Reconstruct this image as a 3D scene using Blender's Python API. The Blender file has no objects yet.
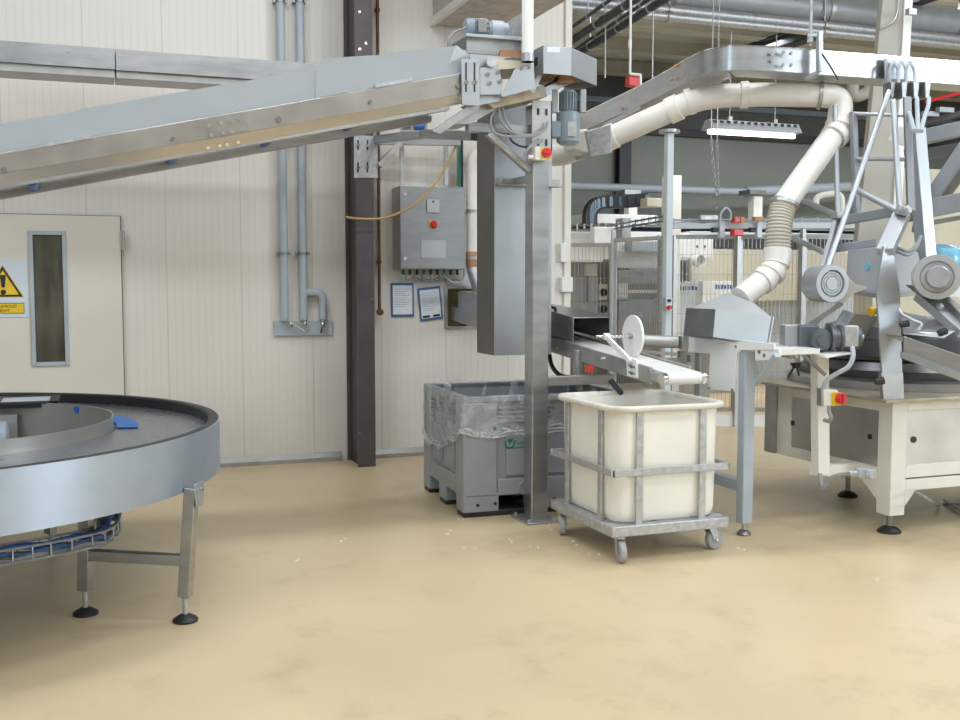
import bpy, bmesh, math, random
from mathutils import Vector as V, Matrix
random.seed(7)
S = bpy.context.scene
COL = S.collection
PI = math.pi
# ------------------------------------------------------------------ camera
HEAD = math.radians(20.4); PIT = math.radians(4.25); FL = 1050.0; CH = 1.55
FW = V((math.sin(HEAD)*math.cos(PIT), math.cos(HEAD)*math.cos(PIT), -math.sin(PIT)))
RT = V((math.cos(HEAD), -math.sin(HEAD), 0))
UP = RT.cross(FW)
EYE = V((0, 0, CH))
def ray(x, y): return FW + RT*((x-480)/FL) + UP*((360-y)/FL)
def pz(x, y, z=0.0):
    r = ray(x, y); return EYE + r*((z-CH)/r.z)
def py(x, y, Y):
    r = ray(x, y); return EYE + r*(Y/r.y)
def px(x, y, X):
    r = ray(x, y); return EYE + r*(X/r.x)
def pd(x, y, d):
    r = ray(x, y); return EYE + r*(d/(r.x*math.sin(HEAD)+r.y*math.cos(HEAD)))
cam = bpy.data.cameras.new('camera'); camo = bpy.data.objects.new('camera', cam); COL.objects.link(camo)
cam.sensor_width = 36; cam.lens = FL/960*36; cam.clip_end = 200
camo.location = EYE
camo.rotation_euler = Matrix((RT, UP, -FW)).transposed().to_euler()
S.camera = camo

# ------------------------------------------------------------------ mesh builder
class MB:
    def __init__(s): s.bm = bmesh.new()
    def add(s, vs, fs):
        b = [s.bm.verts.new(v) for v in vs]
        for f in fs:
            try: s.bm.faces.new([b[i] for i in f])
            except ValueError: pass
        return s
    def hexa(s, v):   # 4 bottom ring, 4 top ring
        return s.add(v, [(3,2,1,0),(4,5,6,7),(0,1,5,4),(1,2,6,5),(2,3,7,6),(3,0,4,7)])
    def box(s, lo, hi):
        (a,b,c),(d,e,f) = lo, hi
        return s.hexa([(a,b,c),(d,b,c),(d,e,c),(a,e,c),(a,b,f),(d,b,f),(d,e,f),(a,e,f)])
    def cbox(s, c, size, R=None):
        h = V(size)/2; c = V(c); R = R or Matrix.Identity(3)
        return s.hexa([c+R@V((x*h.x,y*h.y,z*h.z)) for z in (-1,1) for x,y in ((-1,-1),(1,-1),(1,1),(-1,1))])
    def bar(s, a, b, w, h, up=(0,0,1)):
        a, b = V(a), V(b); t = (b-a).normalized(); u = V(up)
        if abs(t.dot(u)) > .98: u = V((0,1,0))
        sd = t.cross(u).normalized(); u = sd.cross(t)
        r = [(-w/2,-h/2),(w/2,-h/2),(w/2,h/2),(-w/2,h/2)]
        return s.hexa([a+sd*p+u*q for p,q in r]+[b+sd*p+u*q for p,q in r])
    def prism(s, pts, vec):
        pts = [V(p) for p in pts]; vec = V(vec); n = len(pts)
        return s.add(pts+[p+vec for p in pts],
              [tuple(range(n-1,-1,-1)), tuple(range(n,2*n))]+[(i,(i+1)%n,n+(i+1)%n,n+i) for i in range(n)])
    def sweep(s, path, sec, up=(0,0,1), closed=False):
        path = [V(p) for p in path]; n = len(path); m = len(sec); vs = []
        for i, p in enumerate(path):
            if closed: t = path[(i+1)%n]-path[i-1]
            else: t = path[min(i+1,n-1)]-path[max(i-1,0)]
            t.normalize(); u = V(up); sd = t.cross(u)
            if sd.length < 1e-4: sd = t.cross(V((0,1,0)))
            sd.normalize(); u = sd.cross(t)
            k = 1.0
            if 0 < i < n-1 or closed:
                a = (path[(i+1)%n]-path[i]).normalized()
                k = 1/max(.5, abs(a.dot(t)))
            vs += [p+sd*(q[0]*k)+u*q[1] for q in sec]
        fs = []
        for i in range(n if closed else n-1):
            j = (i+1)%n
            fs += [(i*m+k, i*m+(k+1)%m, j*m+(k+1)%m, j*m+k) for k in range(m)]
        if not closed: fs += [tuple(range(m-1,-1,-1)), tuple(range((n-1)*m, n*m))]
        return s.add(vs, fs)
    def tube(s, path, r, n=10, closed=False):
        path = [V(p) for p in path]; N = len(path); vs = []; prev = None
        rs = r if isinstance(r, (list, tuple)) else [r]*N
        for i, p in enumerate(path):
            if closed: t = path[(i+1)%N]-path[i-1]
            else: t = path[min(i+1,N-1)]-path[max(i-1,0)]
            t.normalize()
            if prev is None:
                prev = t.cross(V((0,0,1)))
                if prev.length < .05: prev = t.cross(V((0,1,0)))
            prev = (prev-t*prev.dot(t)).normalized(); w = t.cross(prev)
            vs += [p+(prev*math.cos(2*PI*k/n)+w*math.sin(2*PI*k/n))*rs[i] for k in range(n)]
        fs = []
        for i in range(N if closed else N-1):
            j = (i+1)%N
            fs += [(i*n+k, i*n+(k+1)%n, j*n+(k+1)%n, j*n+k) for k in range(n)]
        if not closed: fs += [tuple(range(n-1,-1,-1)), tuple(range((N-1)*n, N*n))]
        return s.add(vs, fs)
    def cyl(s, a, b, r, r2=None, n=24):
        return s.tube([a, b], [r, r if r2 is None else r2], n)
    def lathe(s, c, prof, axis=(0,0,1), n=32):
        c = V(c); ax = V(axis).normalized(); q = V((0,0,1)).rotation_difference(ax)
        vs = []; m = len(prof)
        for i in range(n):
            a = 2*PI*i/n
            vs += [c+q@V((r*math.cos(a), r*math.sin(a), z)) for r, z in prof]
        fs = [(i*m+k, ((i+1)%n)*m+k, ((i+1)%n)*m+k+1, i*m+k+1) for i in range(n) for k in range(m-1)]
        s.add(vs, fs); return s
    def ball(s, c, r, n=12):
        return s.lathe(c, [(max(r*math.sin(PI*k/8), 1e-4), -r*math.cos(PI*k/8)) for k in range(9)], n=n)
    def bolt(s, c, ax, r=.008, h=.008):
        c = V(c); return s.cyl(c, c+V(ax).normalized()*h, r, n=6)
    def build(s, name, m, parent=None, bevel=0.0, ang=35, kind=None, label=None):
        bm = s.bm
        bmesh.ops.recalc_face_normals(bm, faces=bm.faces)
        if parent is not None: org = V(parent['_o'])
        else:
            xs = [v.co for v in bm.verts]
            org = V(((min(v.x for v in xs)+max(v.x for v in xs))/2, (min(v.y for v in xs)+max(v.y for v in xs))/2, min(v.z for v in xs)))
        bmesh.ops.translate(bm, verts=bm.verts, vec=-org)
        me = bpy.data.meshes.new(name)
        for f in bm.faces: f.smooth = True
        bm.to_mesh(me); bm.free()
        me.set_sharp_from_angle(angle=math.radians(ang))
        me.materials.append(m)
        o = bpy.data.objects.new(name, me); COL.objects.link(o)
        o['_o'] = org[:]
        if parent is not None: o.parent = parent
        else: o.location = org
        if bevel:
            b = o.modifiers.new('bevel', 'BEVEL'); b.width = bevel; b.segments = 2; b.limit_method = 'ANGLE'; b.angle_limit = math.radians(40)
        if kind: o['kind'] = kind
        if label: o['label'] = label
        return o
def thing(name, label, cat, loc, group=None):
    o = bpy.data.objects.new(name, None); COL.objects.link(o); o.empty_display_size = .1
    o.location = loc; o['_o'] = V(loc)[:]
    return tag(o, label, cat, group)
def tag(o, label, cat, group=None):
    o['label'] = label; o['category'] = cat
    if group: o['group'] = group
    return o
def struct(o):
    o['kind'] = 'structure'; return o
def arc(path, r, seg=8):
    """round the corners of a polyline"""
    P = [V(p) for p in path]; out = [P[0]]
    for i in range(1, len(P)-1):
        a = (P[i-1]-P[i]); b = (P[i+1]-P[i]); ra = min(r, a.length*.49, b.length*.49)
        p, q = P[i]+a.normalized()*ra, P[i]+b.normalized()*ra
        for k in range(seg+1):
            t = k/seg; out.append(p*(1-t)**2+P[i]*2*t*(1-t)+q*t*t)
    out.append(P[-1]); return out
def curve(pts, n=8):
    """Catmull-Rom through points"""
    P = [V(p) for p in pts]; P = [P[0]*2-P[1]]+P+[P[-1]*2-P[-2]]; out = []
    for i in range(1, len(P)-2):
        for k in range(n):
            t = k/n; a, b, c, d = P[i-1], P[i], P[i+1], P[i+2]
            out.append(.5*((2*b)+(c-a)*t+(2*a-5*b+4*c-d)*t*t+(3*b-a-3*c+d)*t**3))
    out.append(P[-2]); return out
def rrect(x0, y0, x1, y1, r, z, n=6):
    o = []
    for cx, cy, a0 in ((x1-r,y1-r,0),(x0+r,y1-r,90),(x0+r,y0+r,180),(x1-r,y0+r,270)):
        for k in range(n+1):
            a = math.radians(a0+90*k/n); o.append(V((cx+r*math.cos(a), cy+r*math.sin(a), z)))
    return o
def loft(mb, rings, cap0=False, cap1=False):
    m = len(rings[0]); vs = [p for r in rings for p in r]
    fs = [(i*m+k, i*m+(k+1)%m, (i+1)*m+(k+1)%m, (i+1)*m+k) for i in range(len(rings)-1) for k in range(m)]
    if cap0: fs.append(tuple(range(m-1,-1,-1)))
    if cap1: fs.append(tuple(range((len(rings)-1)*m, len(rings)*m)))
    mb.add(vs, fs); return mb
def text_mesh(name, body, size, origin, xdir, updir, m, parent, depth=.001, align='LEFT'):
    cu = bpy.data.curves.new(name, 'FONT'); cu.body = body; cu.size = size; cu.extrude = depth; cu.align_x = align
    to = bpy.data.objects.new(name, cu); COL.objects.link(to)
    dg = bpy.context.evaluated_depsgraph_get()
    me = bpy.data.meshes.new_from_object(to.evaluated_get(dg))
    bpy.data.objects.remove(to); bpy.data.curves.remove(cu)
    xd, ud = V(xdir).normalized(), V(updir).normalized(); R = Matrix((xd, ud, xd.cross(ud))).transposed()
    org = V(parent['_o'])
    for v in me.vertices: v.co = R@v.co+V(origin)-org
    me.materials.clear(); me.materials.append(m)
    o = bpy.data.objects.new(name, me); COL.objects.link(o); o.parent = parent; o['_o'] = org[:]
    return o
def copy_tree(o, parent=None, delta=V((0,0,0))):
    c = o.copy(); COL.objects.link(c)
    if parent is not None: c.parent = parent
    else: c.location = o.location+delta
    for ch in [x for x in S.objects if x.parent == o]: copy_tree(ch, c)
    return c

# ------------------------------------------------------------------ materials
def mat(name, col, rough=.5, metal=0.0, var=.06, scale=6.0, bump=0.0, stretch=(1,1,1), spec=.5, rvar=.06, coat=0.0):
    m = bpy.data.materials.new(name); m.use_nodes = True; nt = m.node_tree; N = nt.nodes; L = nt.links
    b = N['Principled BSDF']; b.inputs['Metallic'].default_value = metal; b.inputs['Specular IOR Level'].default_value = spec
    b.inputs['Coat Weight'].default_value = coat
    tc = N.new('ShaderNodeTexCoord'); mp = N.new('ShaderNodeMapping'); mp.inputs['Scale'].default_value = stretch
    L.new(tc.outputs['Object'], mp.inputs['Vector'])
    nz = N.new('ShaderNodeTexNoise'); nz.inputs['Scale'].default_value = scale; nz.inputs['Detail'].default_value = 5
    L.new(mp.outputs['Vector'], nz.inputs['Vector'])
    cr = N.new('ShaderNodeValToRGB'); e = cr.color_ramp.elements
    e[0].position = .3; e[1].position = .7
    e[0].color = (*[max(0, c*(1-var)) for c in col], 1); e[1].color = (*[min(1, c*(1+var)) for c in col], 1)
    L.new(nz.outputs['Fac'], cr.inputs['Fac']); L.new(cr.outputs['Color'], b.inputs['Base Color'])
    mr = N.new('ShaderNodeMapRange'); mr.inputs['To Min'].default_value = max(.02, rough-rvar); mr.inputs['To Max'].default_value = rough+rvar
    L.new(nz.outputs['Fac'], mr.inputs['Value']); L.new(mr.outputs['Result'], b.inputs['Roughness'])
    if bump:
        bp = N.new('ShaderNodeBump'); bp.inputs['Strength'].default_value = bump; bp.inputs['Distance'].default_value = .01
        L.new(nz.outputs['Fac'], bp.inputs['Height']); L.new(bp.outputs['Normal'], b.inputs['Normal'])
    return m
def emit(name, col, st):
    m = bpy.data.materials.new(name); m.use_nodes = True; b = m.node_tree.nodes['Principled BSDF']
    b.inputs['Base Color'].default_value = (*col, 1); b.inputs['Emission Color'].default_value = (*col, 1); b.inputs['Emission Strength'].default_value = st
    return m
def film_mat(name, col, alpha0, alpha1, scale):
    m = bpy.data.materials.new(name); m.use_nodes = True; nt = m.node_tree; N = nt.nodes; L = nt.links
    b = N['Principled BSDF']; b.inputs['Base Color'].default_value = (*col, 1); b.inputs['Roughness'].default_value = .12
    tc = N.new('ShaderNodeTexCoord'); nz = N.new('ShaderNodeTexNoise'); nz.inputs['Scale'].default_value = scale; nz.inputs['Detail'].default_value = 6; nz.inputs['Distortion'].default_value = 1.5
    L.new(tc.outputs['Object'], nz.inputs['Vector'])
    mr = N.new('ShaderNodeMapRange'); mr.inputs['From Min'].default_value = .38; mr.inputs['From Max'].default_value = .7
    mr.inputs['To Min'].default_value = alpha0; mr.inputs['To Max'].default_value = alpha1
    L.new(nz.outputs['Fac'], mr.inputs['Value']); L.new(mr.outputs['Result'], b.inputs['Alpha'])
    bp = N.new('ShaderNodeBump'); bp.inputs['Strength'].default_value = .5; bp.inputs['Distance'].default_value = .02
    L.new(nz.outputs['Fac'], bp.inputs['Height']); L.new(bp.outputs['Normal'], b.inputs['Normal'])
    return m
def wall_mat(name, col, pitch, width):
    """sandwich panel: fine vertical ribs with a wider joint every panel width, running along object X"""
    m = mat(name, col, .42, var=.025, scale=1.3, rvar=.05); nt = m.node_tree; N = nt.nodes; L = nt.links; b = N['Principled BSDF']
    tc = N.new('ShaderNodeTexCoord'); sp = N.new('ShaderNodeSeparateXYZ'); L.new(tc.outputs['Object'], sp.inputs[0])
    def line(p, w):
        a = N.new('ShaderNodeMath'); a.operation = 'PINGPONG'; a.inputs[1].default_value = p/2; L.new(sp.outputs['X'], a.inputs[0])
        c = N.new('ShaderNodeMapRange'); c.inputs['From Min'].default_value = 0; c.inputs['From Max'].default_value = w; c.inputs['To Min'].default_value = 1; c.inputs['To Max'].default_value = 0
        L.new(a.outputs[0], c.inputs['Value']); return c.outputs['Result']
    r, j = line(pitch, .008), line(width, .008)
    mx = N.new('ShaderNodeMath'); mx.operation = 'MULTIPLY_ADD'; mx.inputs[1].default_value = .35; L.new(r, mx.inputs[0]); L.new(j, mx.inputs[2])
    src = b.inputs['Base Color'].links[0].from_socket
    mixn = N.new('ShaderNodeMix'); mixn.data_type = 'RGBA'; mixn.blend_type = 'MIX'
    f = N.new('ShaderNodeMath'); f.operation = 'MULTIPLY'; f.use_clamp = True; f.inputs[1].default_value = .3; L.new(mx.outputs[0], f.inputs[0])
    L.new(f.outputs[0], mixn.inputs['Factor']); L.new(src, mixn.inputs[6]); mixn.inputs[7].default_value = (*[c*.55 for c in col], 1)
    L.new(mixn.outputs[2], b.inputs['Base Color'])
    bp = N.new('ShaderNodeBump'); bp.invert = True; bp.inputs['Strength'].default_value = .4; bp.inputs['Distance'].default_value = .004
    L.new(mx.outputs[0], bp.inputs['Height']); L.new(bp.outputs['Normal'], b.inputs['Normal'])
    return m
def floor_mat():
    m = mat('epoxy_floor', (.60,.475,.30), .36, var=.07, scale=.9, rvar=.08, bump=0.0); nt = m.node_tree; N = nt.nodes; L = nt.links; b = N['Principled BSDF']
    tc = N.new('ShaderNodeTexCoord')
    n2 = N.new('ShaderNodeTexNoise'); n2.inputs['Scale'].default_value = 45; n2.inputs['Detail'].default_value = 8; L.new(tc.outputs['Object'], n2.inputs['Vector'])
    n3 = N.new('ShaderNodeTexNoise'); n3.inputs['Scale'].default_value = 3.2; n3.inputs['Detail'].default_value = 9; n3.inputs['Roughness'].default_value = .7; L.new(tc.outputs['Object'], n3.inputs['Vector'])
    cr = N.new('ShaderNodeValToRGB'); e = cr.color_ramp.elements; e[0].position = .27; e[0].color = (.66,.64,.6,1); e[1].position = .46; e[1].color = (1,1,1,1)
    L.new(n3.outputs['Fac'], cr.inputs['Fac'])
    mx = N.new('ShaderNodeMix'); mx.data_type = 'RGBA'; mx.blend_type = 'MULTIPLY'; mx.inputs['Factor'].default_value = .5
    src = b.inputs['Base Color'].links[0].from_socket
    L.new(src, mx.inputs[6]); L.new(cr.outputs['Color'], mx.inputs[7]); L.new(mx.outputs[2], b.inputs['Base Color'])
    bp = N.new('ShaderNodeBump'); bp.inputs['Strength'].default_value = .18; bp.inputs['Distance'].default_value = .004
    L.new(n2.outputs['Fac'], bp.inputs['Height']); L.new(bp.outputs['Normal'], b.inputs['Normal'])
    return m
M = dict(
 floor=floor_mat(), wall=wall_mat('wall_panel', (.755,.722,.672), .06, .6), wallw=mat('white_wall_edge', (.80,.77,.70), .45, var=.02),
 steel=mat('brushed_steel', (.43,.44,.455), .31, .92, .12, 5, stretch=(1,1,4)),
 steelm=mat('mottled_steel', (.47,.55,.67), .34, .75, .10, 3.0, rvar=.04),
 steeld=mat('dark_steel', (.30,.295,.29), .36, .85, .12, 6),
 dull=mat('dull_steel', (.46,.455,.45), .42, .8, .12, 8),
 satin=mat('satin_steel', (.45,.47,.50), .42, .7, .05, 4),
 galv=mat('galvanised_steel', (.50,.51,.53), .45, .7, .16, 30),
 chrome=mat('chrome', (.8,.8,.8), .12, 1, .03),
 ruststeel=mat('grease_stained_steel', (.20,.12,.055), .55, .1, .6, 14),
 whitep=mat('white_paint', (.85,.85,.84), .4, var=.03), steelw=mat('warm_mottled_steel', (.56,.535,.51), .36, .85, .12, 4, rvar=.05), shadesheet=mat('shaded_sheet', (.17,.16,.15), .4, .6, .1), darkpipe=mat('dark_pipe', (.06,.075,.09), .28, .5), motorgrey=mat('motor_grey', (.13,.15,.17), .38, .4, .1), lightgrey=mat('light_grey_paint', (.50,.52,.55), .38, .25, .04), beamgrey=mat('beam_grey', (.27,.285,.31), .42, .3, .06), cabsteel=mat('cabinet_steel', (.34,.35,.365), .4, .8, .08, 4, stretch=(1,1,4)), tubegrey=mat('tube_grey', (.46,.49,.53), .36, .5, .05), roofd=mat('near_roof', (.30,.30,.29), .7), hallwall=mat('hall_wall', (.62,.62,.60), .6), creamp=mat('cream_paint', (.79,.765,.70), .42, var=.05, scale=4),
 pvc=mat('white_pvc', (.82,.79,.745), .34, var=.03), tan=mat('tan_panel', (.62,.57,.45), .5, var=.05),
 cream=mat('cream_plastic', (.85,.825,.755), .38, var=.05, scale=3, rvar=.08), rim=mat('worn_plastic', (.70,.67,.60), .45, var=.12, scale=12),
 belt=mat('white_belt', (.74,.73,.71), .4, var=.03), film=film_mat('clear_film', (.9,.92,.95), .03, .42, 7),
 greypl=mat('grey_plastic', (.30,.315,.34), .42, var=.05, scale=5), black=mat('black_rubber', (.02,.02,.022), .5, var=.2),
 dark=mat('dark_gap', (.03,.03,.03), .6), brown=mat('brown_paint', (.085,.068,.075), .42, var=.15, scale=8),
 brownshade=mat('shaded_brown_paint', (.045,.034,.033), .5, var=.15), rust=mat('rusty_steel', (.17,.08,.045), .65, .3, .35, 40),
 pipe=mat('grey_pipe', (.42,.47,.52), .45, var=.05), bluegrey=mat('blue_grey_paint', (.24,.30,.35), .38, var=.06),
 red=mat('red_plastic', (.62,.03,.03), .3, var=.05), yellow=mat('yellow_plastic', (.80,.55,.03), .4, var=.05),
 green=mat('green_print', (.01,.20,.12), .5), blue=mat('blue_plastic', (.012,.12,.42), .4, var=.1), bluefr=mat('blue_frame', (.06,.14,.32), .45),
 hose=mat('ochre_hose', (.42,.27,.09), .5), cable=mat('grey_cable', (.30,.31,.32), .5), cableblk=mat('black_cable', (.025,.027,.03), .45),
 paper=mat('paper', (.74,.78,.84), .6, var=.05, scale=30), print=mat('paper_print', (.45,.48,.54), .6), signw=mat('sign_white', (.62,.69,.76), .4, var=.02),
 conc=mat('cream_grey_column', (.40,.385,.345), .6, var=.07, scale=3), backwall=mat('grey_green_wall', (.255,.27,.245), .6, var=.05, scale=.6),
 darkwall=mat('dark_upper_wall', (.13,.13,.125), .7, var=.1), roof=mat('roof_sheet', (.56,.55,.48), .6, var=.06),
 beamdark=mat('dark_girder', (.055,.055,.058), .55, .2), beige=mat('beige_steel', (.56,.53,.43), .5, var=.05), duct=mat('grey_duct', (.36,.38,.40), .45, .3, .08),
 sheet=mat('glossy_clear_sheet', (.52,.56,.61), .13, .35, .03, 2, rvar=.02, coat=.3), glass=mat('dark_glass', (.10,.095,.075), .12, 0, .25, 5),
 cyan=mat('pale_blue_film', (.18,.48,.66), .25, var=.15), conn=mat('grey_connector', (.50,.50,.50), .4, .5), hallw=mat('pale_blue_panel', (.62,.68,.74), .4, var=.03),
 drum=mat('dark_drum_steel', (.13,.133,.14), .34, .9, .12, 4), tube=emit('fluorescent_tube', (1,.97,.9), 6.0), brick=mat('orange_pipe', (.45,.24,.13), .5), inner=mat('yellow_lit_panel', (.66,.55,.28), .6),
)
exec_parts = []
# ================================================================== SETTING
WY = 8.95
mb = MB(); mb.box((-9,-6,-.12), (24,18.2,0)); struct(mb.build('floor', M['floor']))
ox0, oz1 = py(446,289,WY).x, py(446,289,WY).z; oz0 = py(446,326,WY).z; ox1 = 3.46
mb = MB(); X0, X1, ZT = -9, 4.20, 6.2
mb.box((X0,WY,0), (ox0,WY+.12,ZT)); mb.box((ox1,WY,0), (X1,WY+.12,ZT)); mb.box((ox0,WY,0), (ox1,WY+.12,oz0)); mb.box((ox0,WY,oz1), (ox1,WY+.12,ZT))
struct(mb.build('wall_back', M['wall']))
mb = MB(); mb.box((2.3,WY+.9,0), (4.08,WY+1.0,ZT)); mb.box((4.08,WY+.12,0), (4.20,18,ZT)); struct(mb.build('wall_side', M['wallw']))
mb = MB(); mb.prism([(X0,WY,0),(X0,WY-.05,0),(X0,WY-.05,.035),(X0,WY-.012,.075),(X0,WY,.075)], (2.03-X0,0,0)); mb.prism([(2.25,WY,0),(2.25,WY-.05,0),(2.25,WY-.05,.035),(2.25,WY-.012,.075),(2.25,WY,.075)], (X1-2.25,0,0))
struct(mb.build('baseboard_back', M['dull']))
mb = MB(); mb.box((4.155,WY-.025,0), (4.225,WY+.14,4.9)); struct(mb.build('trim_1', M['wallw'], bevel=.006))
mb = MB(); mb.box((-9,-6,6.2), (24,9.07,6.3)); struct(mb.build('ceiling_near', M['roofd']))
mb = MB(); mb.box((-9.12,-6,0), (-9,9.07,6.2)); struct(mb.build('wall_left', M['hallwall']))
mb = MB(); mb.box((24,-6,0), (24.12,18,6.2)); struct(mb.build('wall_right', M['hallwall']))
mb = MB(); mb.box((-9,-6.12,0), (24,-6,6.2)); struct(mb.build('wall_front', M['hallwall']))
mb = MB(); mb.box((4.2,8.95,5.5), (24,9.05,6.2)); struct(mb.build('trim_4', M['roofd']))
# far hall
BY = 17.5
mb = MB(); mb.box((4.2,BY,0), (24,BY+.15,4.35)); struct(mb.build('wall_far', M['backwall']))
mb = MB(); mb.box((4.2,BY+.02,4.35), (24,BY+.15,5.75)); struct(mb.build('wall_upper', M['darkwall']))
mb = MB()
zc = 5.42; pts = []; x = 8.9
y = 8.95
prof = []
while y < BY+.2:
    prof += [(y, zc), (y+.16, zc), (y+.20, zc+.06), (y+.30, zc+.06)]; y += .34
lo = [V((4.0,p[0],p[1])) for p in prof]; hi = [V((24,p[0],p[1])) for p in prof]; n = len(lo)
mb.add(lo+hi+[p+V((0,0,.05)) for p in lo]+[p+V((0,0,.05)) for p in hi],
       [(i,i+1,n+i+1,n+i) for i in range(n-1)]+[(2*n+i,3*n+i,3*n+i+1,2*n+i+1) for i in range(n-1)])
struct(mb.build('ceiling', M['roof'], ang=20))
for i, (yy, w, h) in enumerate(((16.7,.14,.22),(15.1,.14,.22),(13.5,.14,.24),(12.1,.14,.24))):
    mb = MB(); mb.box((4.2,yy,zc-h), (24,yy+w,zc)); mb.box((4.2,yy-.06,zc-h-.012), (24,yy+w+.06,zc-h))
    struct(mb.build('ceiling_purlin', M['beige'], bevel=.004))
mb = MB(); mb.box((4.2,BY-.12,4.28), (24,BY+.0,4.42)); struct(mb.build('trim_2', M['beamdark']))
mb = MB(); mb.box((4.2,BY-.06,4.82), (24,BY+.02,4.92)); struct(mb.build('trim_3', M['bluegrey']))
gx = pz(640,82,5.05).x
mb = MB(); gx = px(700,45,0.0001+9.6).x
mb.box((9.55,9.2,zc-.46), (9.75,BY,zc-.43)); mb.box((9.64,9.2,zc-.43), (9.66,BY,zc-.25)); mb.box((9.55,9.2,zc-.27), (9.75,BY,zc-.24))
struct(mb.build('ceiling_girder', M['beamdark']))
# far wall dark column
a = py(616,145,BY-.05); 
mb = MB(); mb.box((a.x,BY-.2,0), (a.x+.24,BY-.17,4.3)); mb.box((a.x+.1,BY-.17,0), (a.x+.14,BY,4.3)); mb.box((a.x,BY-.03,0), (a.x+.24,BY,4.3))
tag(mb.build('steel_column', M['beamdark']), 'dark steel column on the far grey-green wall', 'column')
# ------------------------------------------------------------------ door
dx1 = py(122,300,WY-.05).x; dz = py(100,216,WY-.05).z; DY = WY-.06
mb = MB()
wx0, wx1 = py(30,300,DY).x, py(68,300,DY).x; wz1, wz0 = py(50,231,DY).z, py(50,366,DY).z
mb.box((-1.25,DY,.012), (wx0,WY,dz)); mb.box((wx1,DY,.012), (dx1,WY,dz)); mb.box((wx0,DY,.012), (wx1,WY,wz0)); mb.box((wx0,DY,wz1), (wx1,WY,dz))
door = struct(mb.build('door_1', mat('door_paint', (.72,.67,.60), .4, var=.03, scale=2)))
mb = MB(); t = .032
for lo, hi in (((wx0,wz0),(wx0+t,wz1)),((wx1-t,wz0),(wx1,wz1)),((wx0+t,wz0),(wx1-t,wz0+t)),((wx0+t,wz1-t),(wx1-t,wz1))):
    mb.box((lo[0],DY-.014,lo[1]), (hi[0],DY+.02,hi[1]))
mb.build('window_frame', M['pipe'], door, bevel=.004)
def glass_pane():
    m = mat('wired_glass', (.085,.08,.06), .1, 0, .5, 3.0, stretch=(3,1,.7)); N = m.node_tree.nodes; L = m.node_tree.links; b = N['Principled BSDF']
    tc = N.new('ShaderNodeTexCoord'); vo = N.new('ShaderNodeTexVoronoi'); vo.inputs['Scale'].default_value = 60; L.new(tc.outputs['Object'], vo.inputs['Vector'])
    bp = N.new('ShaderNodeBump'); bp.inputs['Strength'].default_value = .25; L.new(vo.outputs['Distance'], bp.inputs['Height']); L.new(bp.outputs['Normal'], b.inputs['Normal'])
    return m
mb = MB(); mb.box((wx0+.02,DY+.008,wz0+.02), (wx1-.02,DY+.014,wz1-.02)); mb.build('pane', glass_pane(), door)
mb = MB(); mb.box((wx0+.05,DY+.02,wz0+.03), (wx0+.075,DY+.03,wz1-.03)); 
mb.build('pane_mullion', M['creamp'], door)
h0 = py(122,231,DY); h1 = py(122,250,DY)
mb = MB(); mb.box((dx1-.005,DY-.012,h1.z), (dx1+.03,DY+.0,h0.z)); mb.cyl((dx1+.022,DY-.012,h1.z), (dx1+.022,DY-.012,(h0.z+h1.z)/2), .016); mb.cyl((dx1+.022,DY-.012,(h0.z+h1.z)/2+.008), (dx1+.022,DY-.012,h0.z), .012)
mb.build('hinge', M['dull'], door)
mb = MB(); mb.box((dx1+.001,DY+.03,0), (dx1+.007,WY,dz+.006)); mb.box((-1.25,DY+.03,dz+.001), (dx1+.007,WY,dz+.006)); mb.build('seal', M['dark'], door)
# warning sign on the door
s0, s1 = py(27,260,DY), py(27,317,DY); sxr = s0.x; cxs = py(3,280,DY).x; sxl = 2*cxs-sxr
sign = thing('warning_sign', 'yellow warning triangle sign on the cream door at the left', 'sign', (cxs,DY-.004,s1.z))
mb = MB(); mb.box((sxl,DY-.006,s1.z), (sxr,DY,s0.z)); mb.build('sign_board', M['signw'], sign)
tz0, tz1 = py(3,297.5,DY).z, py(3,264.5,DY).z; tw = py(24.5,297,DY).x-cxs
def tri(mb, k, y0, y1):
    c = (tz0*2+tz1)/3
    P = [(cxs-tw*k, y0, c+(tz0-c)*k), (cxs+tw*k, y0, c+(tz0-c)*k), (cxs, y0, c+(tz1-c)*k)]
    mb.prism(P, (0, y1-y0, 0))
mb = MB(); tri(mb, 1, DY-.0075, DY-.006); tri(mb, .74, DY-.0095, DY-.0085); mb.box((sxl+.02,DY-.0075,py(3,313.5,DY).z), (py(24.5,310,DY).x,DY-.006,py(3,303,DY).z)); mb.build('yellow_print', M['yellow'], sign)
mb = MB(); tri(mb, .93, DY-.0085, DY-.0075); fz0, fz1 = py(3,313.5,DY).z, py(3,303,DY).z; fxr = py(24.5,310,DY).x
for lo, hi in (((sxl+.02,fz0),(fxr,fz0+.004)),((sxl+.02,fz1-.004),(fxr,fz1)),((fxr-.004,fz0),(fxr,fz1))): mb.box((lo[0],DY-.0085,lo[1]), (hi[0],DY-.0075,hi[1]))
ez0, ez1 = py(3,294.5,DY).z, py(3,275,DY).z; hz = ez1-ez0
mb.prism([(cxs-.022,DY-.0105,ez1),(cxs+.022,DY-.0105,ez1),(cxs+.012,DY-.0105,ez0+hz*.36),(cxs-.012,DY-.0105,ez0+hz*.36)], (0,.001,0)); mb.cyl((cxs,DY-.0105,ez0+hz*.12), (cxs,DY-.0095,ez0+hz*.12), .02)
mb.build('black_print', M['black'], sign)
text_mesh('lettering', 'ULTRAVIOLET', .030, (cxs,DY-.008,fz1-.035), (1,0,0), (0,0,1), M['black'], sign, align='CENTER')
text_mesh('lettering', 'LICHT', .030, (cxs,DY-.008,fz0+.013), (1,0,0), (0,0,1), M['black'], sign, align='CENTER')
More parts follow.
